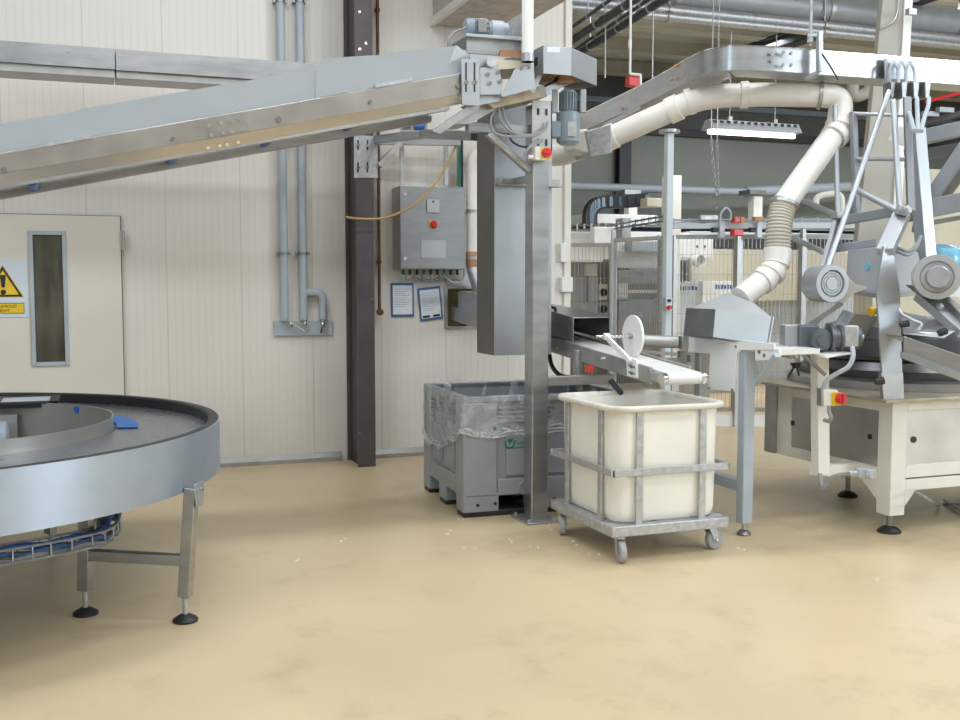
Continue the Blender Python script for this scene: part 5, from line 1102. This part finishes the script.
# connector boxes on the upper conveyor
cn = thing('connector_plate', 'steel plate with a row of four plug connectors under the curved overhead conveyor', 'connector', pd(905,99,7.1))
mb = MB(); mb.prism([pd(884.5,58,7.17),pd(917,60,7.24),pd(917,79,7.24),pd(884.5,79,7.17)], V((FW.x,FW.y,0))*.004); mb.prism([pd(884.5,58,7.16),pd(887,58,7.16),pd(891,98,7.15),pd(885,98,7.15)], V((FW.x,FW.y,0))*.01); mb.build('plate', M['satin'], cn)
for k, (x0, x1) in enumerate(((888,895),(897,907.5),(908.5,919.5),(920,931))):
    mb = MB(); mb.prism([pd(x0,82,7.1),pd((x0+x1)/2,82,7.05),pd((x0+x1)/2,98.5,7.05),pd(x0,98.5,7.1)], V((FW.x,FW.y,0))*.09); c_ = mb.build('connector', M['steeld'], cn, bevel=.004)
    mb = MB(); mb.prism([pd((x0+x1)/2,82,7.05),pd(x1,82,7.07),pd(x1-1.5,97,7.07),pd((x0+x1)/2,98.5,7.05)], V((FW.x,FW.y,0))*.07); mb.build('connector_cap', M['galv'], c_, bevel=.004)
for x in (893,901,909):
    mb = MB(); mb.tube(curve([pd(x-3,82,7.12), pd(x-3.5,72,7.12), pd(x-1,64,7.12), pd(x+.5,62,7.16), pd(x+3,65,7.12), pd(x+5.5,73,7.12), pd(x+5.5,83,7.1)]), .009, 7); mb.build('cable', M['pipe'], cn)
for x0, x1 in ((906,914),(917,918),(929,921)):
    mb = MB(); mb.tube(curve([pd(x0,98,7.05), pd(x0+(x1-x0)*.1,106,6.95), pd(x0+(x1-x0)*.6,118,6.7), pd(x1,131,6.45)]), .014, 8); mb.build('cable', M['pipe'], cn)
mb = MB(); mb.prism([pd(888,140,7.6),pd(897,126,7.6),pd(908,128,7.6),pd(908,147,7.6)], (0,.01,0)); tag(mb.build('white_plate', M['whitep']), 'small white angular plate between the tubes of the tall frame', 'plate')
mb = MB(); c = pd(946,256,7.6); mb.lathe(c-V((.06,0,.08)), [(.001,0),(.16,0),(.17,.06),(.14,.13),(.07,.16),(.001,.165)], n=24)
tag(mb.build('film_bundle', M['cyan']), 'pale blue film bundle behind the blower at the right edge', 'bundle')
# leaning column and tan housing behind
lc = thing('support_column', 'wide cream-grey leaning column rising behind the tube frame', 'column', pd(880,290,9.2))
def lean(x0a, x1a, ya, x0b, x1b, yb, d, dep, m, name):
    mb = MB(); mb.prism([pd(x0a,ya,d),pd(x1a,ya,d),pd(x1b,yb,d),pd(x0b,yb,d)], V((FW.x,FW.y,0)).normalized()*dep); return mb.build(name, M[m], lc, bevel=.004)
lean(886,907,-30,852,890,290,9.2,.10,'conc','shaft'); lean(906.5,914.5,-30,889,898,290,9.18,.10,'whitep','edge_flange')
mb = MB(); mb.tube(arc([pd(880,29,9.19), pd(894,22,9.19), pd(898,12,9.19), pd(899,-12,9.19)], .08, 5), .008, 6); mb.build('pressed_seam', M['dull'], lc)
mb = MB(); mb.cbox(pd(911,12,9.1), (.08,.05,.05)); mb.build('clip', M['galv'], lc)
mb = MB(); a = pd(868,180,11.0); mb.box((a.x+.1,a.y,0), (a.x+4,a.y+.3,2.75)); tag(mb.build('storage_silo', M['tan'], bevel=.01), 'tan panelled housing behind the beams at the right edge', 'housing')
# ================================================================== FENCE
fn = thing('safety_fence', 'grey wire mesh safety fence with a white plinth in front of the packing line', 'fence', pd(700,426,11.3))
F = [pz(520,0,0)*0, None]
def gpt(x, d): q = pd(x,300,d); return V((q.x,q.y,0))
segs = [(gpt(556,12.3), gpt(611.5,12.25)), (gpt(614.5,12.2), gpt(663,11.5)), (gpt(674,11.3), gpt(735.5,11.25)), (gpt(739,11.25), gpt(800,11.2)), (gpt(803,11.2), gpt(868,11.15))]
ZF0, ZF1 = .16, 2.05
for k, (a, b) in enumerate(segs):
    mb = MB(); d = (b-a).normalized(); up = V((0,0,1)); ZF1 = 2.0 if k == 0 else 2.05
    for p in (a, b): mb.bar(p+up*ZF0, p+up*ZF1, .045, .045, (0,1,0))
    for z in (ZF0+.02, ZF1-.02): mb.bar(a+up*z, b+up*z, .04, .045)
    mb.build('panel_frame', M['dull'], fn)
    mb = MB(); L = (b-a).length; nn = int(L/.042)
    for i in range(1, nn): p = a+d*(L*i/nn); mb.bar(p+up*ZF0, p+up*ZF1, .0045, .0045, (0,1,0))
    for i in range(1, 9): z = ZF0+(ZF1-ZF0)*i/9; mb.bar(a+up*z, b+up*z, .005, .005)
    mb.build('wire_mesh', M['dull'], fn)
    mb = MB(); mb.bar(a+up*.06, b+up*.06, .05, .12); mb.build('plinth', M['whitep'], fn)
for x, d in ((612.7,12.2),(737,11.22),(801.5,11.15)):
    mb = MB(); p = gpt(x,d); mb.bar(p, p+V((0,0,2.15)), .04, .05, (0,1,0)); mb.build('fence_post', M['signw'] if x < 700 else M['dull'], fn)
# ladder-like cable run on the mesh at the mast
ms = thing('tall_mast', 'tall slim pale steel mast with a small head plate in front of the fence', 'mast', gpt(667,11.1))
p = gpt(667,11.0); z1 = pd(667,133,11.0).z
mb = MB(); mb.bar(p, V((p.x,p.y,z1)), .075, .075, (0,1,0)); mb.build('pole', M['signw'], ms, bevel=.005)
mb = MB(); mb.cyl((p.x,p.y,z1), (p.x,p.y,z1+.03), .11); mb.build('head_plate', M['dull'], ms)
mb = MB(); mb.cbox((p.x,p.y,.01), (.2,.2,.02)); mb.build('foot_plate', M['dull'], ms)
q = pd(667.5,304,10.9); 
sb = thing('push_button_box', 'small grey push button box with a red button on the tall mast', 'switch', q-V((0,0,.08)))
mb = MB(); mb.cbox(q, (.085,.06,.15)); mb.build('box', M['satin'], sb, bevel=.006)
mb = MB(); c = q+V((0,-.03,-.035)); mb.cyl(c, c+V((0,-.035,0)), .022); mb.build('button', M['red'], sb)
mb = MB(); c = q+V((0,-.03,.035)); mb.cyl(c, c+V((0,-.02,0)), .016); mb.build('button', M['black'], sb)
# ladder wire tray beside the mast
t = thing('cable_ladder', 'upright wire cable ladder on the fence just left of the tall mast', 'cable tray', gpt(661,11.25)+V((0,0,.9)))
mb = MB(); a, b = gpt(657.5,11.2), gpt(663,11.15)
for p in (a, b): mb.bar(p+V((0,0,.9)), p+V((0,0,2.05)), .014, .014, (0,1,0))
for k in range(12): z = .95+k*.095; mb.bar(a+V((0,0,z)), b+V((0,0,z)), .01, .01)
mb.build('rungs', M['galv'], t)
mb = MB(); mb.bar((a+b)/2+V((0,.02,.9)), (a+b)/2+V((0,.02,2.0)), .03, .02, (0,1,0)); mb.build('cable', M['cable'], t)
# ================================================================== PACKING LINE BEHIND THE FENCE
def pbox(mb, x0, y0, x1, y1, Y, dep):
    a, b = py(x0,y0,Y), py(x1,y1,Y); mb.box((a.x,Y,b.z), (b.x,Y+dep,a.z)); return mb
def unit(name, lab, cat, rects, loc):
    t = thing(name, lab, cat, loc)
    for nm, m, x0, y0, x1, y1, Y, dep in rects: mb = MB(); pbox(mb, x0,y0,x1,y1,Y,dep); mb.build(nm, M[m], t, bevel=.006)
    return t
def base(x, Y): q = py(x,300,Y); return (q.x,Y,0)
unit('packing_machine', 'long white packing machine housing with a blue-grey top behind the fence', 'machine',
   [('top_cover','duct',555,224.5,900,232,13.6,1.2),('front_panel','whitep',555,231,603,262,13.5,1.2),('front_panel','whitep',603.5,231,690,260,13.5,1.2),('front_panel','hallw',690.5,231,900,252,13.5,1.2),('lower_body','hallw',690,262,900,440,14.0,.6),
    ('upper_lid','whitep',588,208.5+5,657,224.5,13.7,.6)], base(720,14))
unit('panel_cover', 'tan panel of the packing line between mast and white pipe', 'panel', [('panel','tan',692,249,860,300,13.2,.1),('dark_band','beamdark',712,237,860,249.5,13.3,.1)], base(770,13.2))
w1 = unit('white_cabinet', 'white cabinet with two bolts hung just right of the tall mast', 'cabinet', [('box','whitep',675,237.5,713,258,12.3,.35)], base(694,12.3))
for x in (697,704.5): mb = MB(); mb.bolt(py(x,246.5,12.3), (0,-1,0), .02, .01); mb.build('bolt', M['steeld'], w1)
t = thing('cooling_fan', 'round white cooling fan under the white cabinet behind the fence', 'fan', py(698,268,12.2))
c = py(698.5,260.5,12.2); mb = MB(); mb.lathe(c, [(.085,-.05),(.085,.06),(.07,.065),(.06,.03),(.001,.03)], (0,-1,0), 28); mb.build('ring', M['whitep'], t)
mb = MB()
for k in range(10): a = 2*PI*k/10; mb.bar(c+V((0,-.05,0)), c+V((.07*math.cos(a),-.05,.07*math.sin(a))), .006, .006, (0,1,0))
mb.cyl(c+V((0,-.03,0)), c+V((0,-.06,0)), .025); mb.build('grille', M['dull'], t)
def blue_marks(t, x0, x1, y0, y1, Y):
    mb = MB(); n = 6
    for k in range(n): u = x0+(x1-x0)*k/n; pbox(mb, u, y0+(k%2)*.6, u+(x1-x0)/n*.7, y1, Y-.004, .003)
    mb.build('blue_marking', M['bluefr'], t)
w2 = unit('white_crate', 'pale box with a blurred blue marking, left of a twin behind the fence', 'box', [('box','hallw',675,282,702,345,12.6,.5),('stand','dull',676,345,701,412,12.62,.45)], base(690,12.6)); blue_marks(w2, 679, 698, 286, 290, 12.6)
w3 = unit('white_crate', 'pale box with a blue marking behind the fence near the hopper', 'box', [('box','whitep',703,281,746,345,12.5,.5),('stand','dull',704,345,745,412,12.52,.45)], base(724,12.5)); blue_marks(w3, 715, 733, 284.5, 289, 12.5)
w4 = unit('control_console', 'pale grey console with a round emblem and white slots behind the angled fence panel', 'console',
   [('body','hallw',619,270,660,300,14.0,.3),('frame','whitep',619,283,628,298,13.9,.05),('rail','whitep',628,290,660,293,13.9,.05),('slot','steeld',628,284,660,290,13.95,.05),('slot','steeld',628,293,660,298,13.95,.05),('lower_panel','satin',619,301,660,316,13.9,.2),('foot_panel','dull',619,316,660,352,13.9,.2)], base(640,14.6))
c = py(639.5,269.5,14.4)
unit('hood_cover', 'grey slanted hood panel above the console behind the fence', 'hood', [('panel','satin',632,241,663,252,13.3,.2),('panel','conn',618,251,665,268,13.4,.2),('dark_block','dull',622,218,631,238,13.2,.2)], base(645,14))
mb = MB(); cc2 = py(639.5,270.5,13.95); mb.lathe(cc2+V((0,-.02,0)), [(.05,0),(.085,0),(.085,.012),(.05,.012),(.05,0)], (0,-1,0), 20); mb.build('emblem', M['pipe'], w4)
w5 = unit('press_unit', 'grey unit with a silver box and dark window, at the left end behind the fence', 'machine',
   [('body','dull',561,258,612,345,14.3,.4),('silver_tank','satin',570,276,588,303,14.1,.2),('grey_box','pipe',570,262,584,276,14.1,.2),('white_switch','whitep',587,263.5,597,276,14.0,.1),('column','pipe',590,276,598,302,14.0,.1),('panel','creamp',599,284,607,300,14.0,.1),('lower_panel','satin',568,302,608,318,14.0,.2),('dark_base','steeld',561,345,660,420,14.3,.3)], base(586,14.9))
for y in (292.5,309): mb = MB(); c = py(603,y,13.98); mb.lathe(c, [(.001,.0),(.045,0),(.06,.01),(.06,.03),(.001,.03)], (0,-1,0), 18); mb.build('black_port', M['black'], w5)
t = thing('red_bracket', 'small red bracket frame at the left end behind the fence', 'bracket', py(570,276,14.5))
mb = MB(); pbox(mb, 568,258,583,260.5,13.9,.05); pbox(mb, 568,260.5,571.5,276,13.9,.05); mb.build('frame', M['red'], t)
# rails, cable trays on the fence line
t = thing('cable_tray', 'blue-grey cable tray running along the top of the fence towards the right', 'cable tray', py(720,235,11.6))
mb = MB(); a, b = gpt(672,11.2), gpt(880,11.1); zt1 = pd(700,226,11.2).z; mb.bar(V((a.x,a.y,zt1)), V((b.x,b.y,zt1)), .06, .06); mb.build('rail', M['hallw'], t, bevel=.004)
for x in (719,756): q = gpt(x,11.15); mb = MB(); mb.cbox((q.x,q.y-.02,zt1-.04), (.06,.05,.17)); mb.build('bracket', M['hallw'], t, bevel=.004)
mb = MB(); z2 = pd(700,220,11.2).z; mb.tube([V((a.x,a.y,z2)), V((b.x,b.y,z2))], .012, 6); mb.tube([V((a.x,a.y,z2-.03)), V((b.x,b.y,z2-.03))], .012, 6)
for k in range(14): p = a+(b-a)*k/13; mb.cbox((p.x,p.y,z2-.015), (.02,.02,.07))
mb.build('cable', M['pipe'], t)
mb = MB(); q = gpt(707,11.15); mb.cbox((q.x,q.y,z2+.02), (.22,.05,.06)); mb.build('valve_block', M['dull'], t, bevel=.01)
for x0, x1 in ((711,718),(748,756)): q = pd((x0+x1)/2,230,11.1); mb = MB(); mb.cbox(q, (.07,.05,.05)); mb.build('black_sensor', M['black'], t, bevel=.006)
t = thing('red_lamp', 'red rectangular signal unit on the tray above the fence', 'lamp', pd(737,234,11.0))
q = pd(737,220,11.05); mb = MB(); mb.cbox(q, (.11,.08,.06)); mb.build('body', M['red'], t, bevel=.008)
mb = MB(); mb.cbox(q-V((0,0,.13)), (.12,.08,.07)); mb.build('lower_body', M['red'], t, bevel=.008)
mb = MB(); mb.cbox(q+V((.04,-.03,0)), (.05,.04,.062)); mb.build('end_cap', M['brick'], t); mb = MB(); q2 = q+V((-.08,0,0)); mb.tube(curve([q2, q2+V((0,0,.08)), q2+V((-.06,0,.12)), q2+V((-.12,0,.06)), q2+V((-.12,0,-.02))]), .012, 6); mb.build('cable', M['pipe'], t)
mb = MB(); q = pd(758,219,11.05); mb.cbox(q, (.11,.06,.045)); tag(mb.build('brown_sensor', M['brick'], bevel=.006), 'small brown unit right of the red signal unit above the fence', 'sensor')
t = thing('cable_tray', 'striped cable tray over the left fence panels, slanting up to the mast', 'cable tray', py(590,240,13.4))
p0, p1, p2 = pd(556,230,13.4), pd(613,229,13.2), pd(664,221,11.3)
mb = MB()
for dz in (0,.05): mb.tube([p0+V((0,0,dz)), p1+V((0,0,dz)), p2+V((0,0,dz))], .012, 6)
for k in range(9): 
    p = p0+(p1-p0)*k/8; mb.bar(p-V((0,0,.02)), p+V((0,0,.07)), .025, .015, (0,1,0)); p = p1+(p2-p1)*k/8; mb.bar(p-V((0,0,.02)), p+V((0,0,.07)), .03, .02, (0,1,0))
mb.build('tray', M['steeld'], t)
mb = MB(); mb.bar(p0-V((0,0,.08)), p1-V((0,0,.08)), .05, .06); mb.build('rail', M['hallw'], t)
mb = MB(); a = pd(603,236,13.1); mb.cbox(a, (.30,.12,.22)); mb.build('junction_box', M['whitep'], t, bevel=.008)
# energy chain arch on the machine
t = thing('energy_chain', 'black arched cable chain over the packing machine, left of the mast', 'cable chain', pd(590,224,14.5))
path = curve([pd(590,226,14.6), pd(590,214,14.6), pd(593.5,206.5,14.6), pd(602,202.5,14.6), pd(625,201.5,14.6), pd(648,199.5,14.6)], 8)
mb = MB(); mb.sweep(path, [(-.09,-.055),(.09,-.055),(.09,.055),(-.09,.055)], up=(0,1,0)); mb.build('chain', M['cableblk'], t)
mb = MB()
for i in range(0, len(path), 3): mb.cbox(path[i], (.07,.13,.13))
mb.build('chain_links', M['darkpipe'], t)
mb = MB(); q = pd(652,203,14.5); mb.cbox(q, (.26,.2,.12)); mb.build('end_bracket', M['beige'], t, bevel=.01)
mb = MB(); pbox(mb, 669.5,175,678.5,416,12.2,.2); tag(mb.build('white_post', M['creamp'], bevel=.008), 'thick cream post standing just behind the tall mast', 'post')
for x0, x1, lab in ((629,637,'short pale stanchion on the packing machine below the energy chain'),(754,762,'short pale stanchion on the packing machine near the white pipe')):
    mb = MB(); pbox(mb, x0,195 if x0<700 else 196,x1,226,13.9,.15); t = thing('stanchion', lab, 'post', py((x0+x1)/2,226,13.9)); mb.build('post', M['creamp'], t)
    mb = MB(); pbox(mb, x0-4,189.5,x1+4,194.5,13.85,.3); mb.build('cap', M['steeld'], t)
mb = MB(); zz = py(600,187,16.8).z; mb.cyl((4.5,16.8,zz), (py(746,190,16.8).x,16.8,zz-.0), .07, n=12); mb.cyl((py(746,190,16.8).x,16.8,zz), (20,16.8,zz+.6), .10, n=12)
tag(mb.build('guide_rail', M['pipe']), 'thin grey rail running along the far grey-green wall', 'rail')
# ================================================================== CEILING SERVICES
for k, (x, y, xb, yb, r, m, lab) in enumerate(((566,44,634,0,.055,'bluegrey','upper thick dark service pipe under the hall roof'),(584,50,660,2,.055,'bluegrey','lower thick dark service pipe under the hall roof'),
        (568,30,610,0,.025,'bluegrey','upper thin conduit beside the dark service pipes'),(592,38,648,0,.025,'bluegrey','thin conduit between the two dark service pipes'))):
    Z = 4.35; a, b = pz(x,y,Z), pz(xb,yb,Z); d = (a-b).normalized(); t = thing('service_pipe', lab, 'pipe', a)
    mb = MB(); mb.cyl(a+d*3.0, b-d*1.0, r*.8, n=14); mb.build('pipe', M['darkpipe'], t)
    for s in (.35,1.6,2.9):
        p = b+(a-b).normalized()*s*((a-b).length/3.2); mb = MB(); mb.cyl(p-d*.015, p+d*.015, r*.8+.006, n=14); mb.cyl(p, V((p.x,p.y,zc)), .008, n=6); mb.build('hanger', M['galv'], t)
for (y, d, r, m, nm, lab) in ((4,12.6,.20,'duct','air_duct','thick grey round duct under the hall roof at the top right'),(19.5,12.4,.06,'galv','service_pipe','upper bright metal pipe under the thick grey duct'),(26,12.35,.05,'galv','service_pipe','lower bright metal pipe under the thick grey duct')):
    a = pd(760,y,d); t = thing(nm, lab, 'duct' if r > .1 else 'pipe', (a.x,a.y,a.z-r))
    mb = MB(); mb.cyl((a.x-3.4 if r < .1 else a.x-2.2,a.y,a.z), (a.x+9,a.y,a.z), r, n=28); mb.build('pipe', M[m], t)
    for q in (-1.2,.9,3.0,5.1): mb = MB(); mb.cyl((a.x+q-.03,a.y,a.z), (a.x+q+.03,a.y,a.z), r+.014, n=28); mb.cyl((a.x+q,a.y,a.z), (a.x+q,a.y,zc), .01, n=6); mb.build('hanger', M['dull'], t)
# fluorescent batten
a, b = pd(707,125,12.2), pd(800,131,12.55); b.y = a.y; b.z = a.z
lf = thing('ceiling_lamp', 'hanging fluorescent batten lamp with a slotted reflector before the far wall', 'lamp', ((a.x+b.x)/2,a.y,a.z-.1))
mb = MB(); mb.prism([(a.x,a.y-.13,a.z-.05),(a.x,a.y+.13,a.z-.05),(a.x,a.y+.05,a.z+.06),(a.x,a.y-.05,a.z+.06)], (b.x-a.x,0,0)); mb.build('reflector', M['duct'], lf, bevel=.004)
mb = MB()
for k in range(13): x = a.x+.06+k*(b.x-a.x-.12)/12; mb.cbox((x,a.y-.07,a.z+.035), (.04,.02,.03))
mb.build('slots', M['dark'], lf)
mb = MB(); mb.cyl((a.x+.02,a.y,a.z-.075), (b.x-.02,a.y,a.z-.075), .026, n=16); mb.build('tube', M['tube'], lf)
for x in (a.x+.3, b.x-.3): mb = MB(); mb.cyl((x,a.y,a.z+.06), (x,a.y,zc), .008, n=6); mb.cbox((x,a.y,a.z+.08), (.05,.05,.06)); mb.build('suspension', M['steeld'], lf)
# chain
t = thing('hanging_chain', 'steel hoist chain with a hook hanging in front of the far wall', 'chain', pd(715.5,205,11.5))
c0_, c1_ = pd(711,138,11.5), pd(716,196,11.5); c2_ = pd(717,138,11.5)
for A, B in ((c0_, c1_),(c2_, c1_+V((.03,0,0)))):
    mb = MB(); L = (B-A).length; n = int(L/.045)
    for k in range(n):
        p = A+(B-A)*((k+.5)/n); s = V((1,0,0)) if k%2 else V((0,1,0)); u = (B-A).normalized()
        mb.tube([p+s*.014*math.cos(q)+u*.028*math.sin(q) for q in [2*PI*i/8 for i in range(8)]], .005, 5, closed=True)
    mb.build('chain', M['dull'], t)
mb = MB(); mb.tube(curve([c1_, c1_-V((0,0,.05)), c1_-V((.03,0,.10)), c1_-V((0,0,.14)), c1_-V((-.03,0,.11))]), .012, 8); mb.build('hook', M['steeld'], t)
mb = MB(); mb.cyl(c0_, V((c0_.x,c0_.y,zc)), .006, n=6); mb.cyl(c2_, V((c2_.x,c2_.y,zc)), .006, n=6); mb.build('suspension', M['dull'], t)
# red pull station on its drop rod
a = pd(630,74,9.9); t = thing('pull_station', 'red switch hanging on a white rod above the curved conveyor', 'switch', pd(632,86,9.9))
mb = MB(); mb.cyl(a, V((a.x,a.y,zc)), .012, n=8); mb.cyl(a-V((0,0,.0)), a+V((.11,0,-.0)), .014, n=8); mb.cyl(a+V((.11,0,0)), a+V((.11,0,-.09)), .014, n=8); mb.cyl(pd(630,48,9.9), pd(630,40,9.9), .018, n=8); mb.build('rod', M['whitep'], t)
mb = MB(); mb.cbox(pd(632,82,9.9), (.11,.08,.09)); mb.build('body', M['red'], t, bevel=.01)
for x, y, d, lab in ((605,43,11.5,'thin hanging rod left under the hall roof'),(652,72,11.2,'thin hanging rod right of the red switch')):
    a = pd(x,y+35,d); mb = MB(); mb.cyl(a, V((a.x,a.y,zc)), .008, n=6); tag(mb.build('hanger_rod', M['dull']), lab, 'rod')
# cable trays and red pipe far right
mb = MB(); mb.cyl(pd(925,102,11.5), pd(985,86,11.5), .02, n=8); tag(mb.build('red_pipe', M['red']), 'thin red pipe at the far right beneath the overhead conveyor', 'pipe')
t = thing('cable_rack', 'dark suspended cable rack at the far right edge', 'cable tray', pd(935,118,11.5))
mb = MB(); mb.bar(pd(918,124,11.8), pd(985,108,11.8), .25, .06); mb.build('tray', M['beamdark'], t)
for x,y in ((930,114),(945,110)): mb = MB(); mb.cbox(pd(x,y,11.6), (.2,.06,.05)); mb.build('lamp_body', M['satin'], t)
mb = MB(); mb.bar(pd(905,158,10.4), pd(985,143,10.4), .2, .10); tag(mb.build('dark_beam', M['beamdark']), 'dark beam crossing behind the grey brace at the right edge', 'beam')
mb = MB(); mb.tube(arc([pd(853,78,11), pd(853,98,11), pd(868,93,11), pd(872,80,11)], .15, 6), .06, 12); tag(mb.build('drain_pipe', M['conc']), 'bent grey pipe below the curved conveyor beside the leaning column', 'pipe')
# grey pipes far right of the round elbow
mb = MB(); mb.tube(arc([pd(816,207,10), pd(816,198,10), pd(822,195,10), pd(842,192.5,10), pd(842,215,10)], .1, 6), .03, 10); tag(mb.build('bent_handrail', M['creamp']), 'bent cream handrail behind the tall tube frame', 'handrail')
# wall switch box at the wall edge
mb = MB(); pbox(mb, 561,243,567.5,262,WY-.05,.06); tag(mb.build('junction_box', M['whitep'], bevel=.005), 'upper white box on the edge of the cream wall', 'box')
mb = MB(); pbox(mb, 562,277,573,292,WY-.06,.08); tag(mb.build('junction_box', M['whitep'], bevel=.005), 'lower white box on the edge of the cream wall', 'box')
t = thing('red_box', 'small red box on the wall seen under the belt conveyor', 'box', pd(590.5,373,8.7))
mb = MB(); pbox(mb, 587,365,594,372,WY-.04,.04); mb.build('box', M['red'], t)
rc = random.Random(5); mb = MB()
for x, y in ((446,533),(458,522),(535,550),(571,543),(594,556),(512,541),(548,528),(300,560),(740,548),(345,540),(872,580),(470,548)):
    for k in range(2): p = pz(x+rc.uniform(-6,6), y+rc.uniform(-3,3)); mb.cbox((p.x,p.y,.003), (rc.uniform(.006,.016),rc.uniform(.006,.014),.006), Matrix.Rotation(rc.uniform(0,3),3,'Z'))
o = mb.build('floor_crumbs', M['whitep']); tag(o, 'scattered tiny pale crumbs on the beige floor', 'crumbs'); o['kind'] = 'stuff'
# ================================================================== LIGHT
def area(name, loc, sx, sy, e, col=(1,1,1), target=None):
    l = bpy.data.lights.new(name, 'AREA'); l.shape = 'RECTANGLE'; l.size = sx; l.size_y = sy; l.energy = e; l.color = col
    o = bpy.data.objects.new(name, l); COL.objects.link(o); o.location = loc
    if target is not None: o.rotation_euler = (V(target)-V(loc)).to_track_quat('-Z','Y').to_euler()
    return o
for x, y in ((-3,3.5),(.6,-1.5),(.6,2.2),(.6,5.6),(4.2,-1.5),(4.2,2.2),(4.2,5.6),(7.8,.5),(7.8,4.2),(11.5,2.5),(11.5,6.5)):
    area('hall_light', (x,y,5.9), 2.6, .5, 125, (.92,.97,1))
area('hall_light', (8.4,11.0,5.1), 5.0, .4, 260, (.93,.97,1))
area('hall_light', (12.5,13.4,5.1), 6.0, .4, 320, (.93,.97,1))
area('added_daylight', (-7.0,-5.85,4.6), 3.6, 2.4, 520, (.70,.85,1), (-1.5,6,1.2))  # both added as unseen daylight panels, placed to steer the steel reflections
area('added_daylight', (13.2,-5.85,4.3), 7.5, 3.0, 1900, (.76,.89,1), (5,6,1.2))
w = bpy.data.worlds.new('world'); S.world = w; w.use_nodes = True
w.node_tree.nodes['Background'].inputs['Color'].default_value = (.86,.92,1,1); w.node_tree.nodes['Background'].inputs['Strength'].default_value = .3
S.view_settings.view_transform = 'Standard'; S.view_settings.look = 'None'; S.view_settings.gamma = 1; S.view_settings.use_curve_mapping = False
S.view_settings.exposure = -0.46
GR = {'wall_pipe':'grey pipes feeding the tap board','notice':'notices under the control cabinet','service_pipe':'metal and dark service pipes under the hall roof','isolator_switch':'small isolator switch boxes','white_crate':'pale boxes with blue markings behind the fence',
 'stanchion':'short stanchions on the packing machine','junction_box':'white boxes on the wall edge','hanger_rod':'thin hanging rods','floor_cable':'cables on the floor under the machine','gear_motor':'gear motors of the inclined conveyor','blower':'blowers of the cream machine'}
for o in S.objects:
    k = o.name.split('.')[0]
    if o.parent is None and k in GR: o['group'] = GR[k]
for o in list(S.objects):
    if '_o' in o: del o['_o']
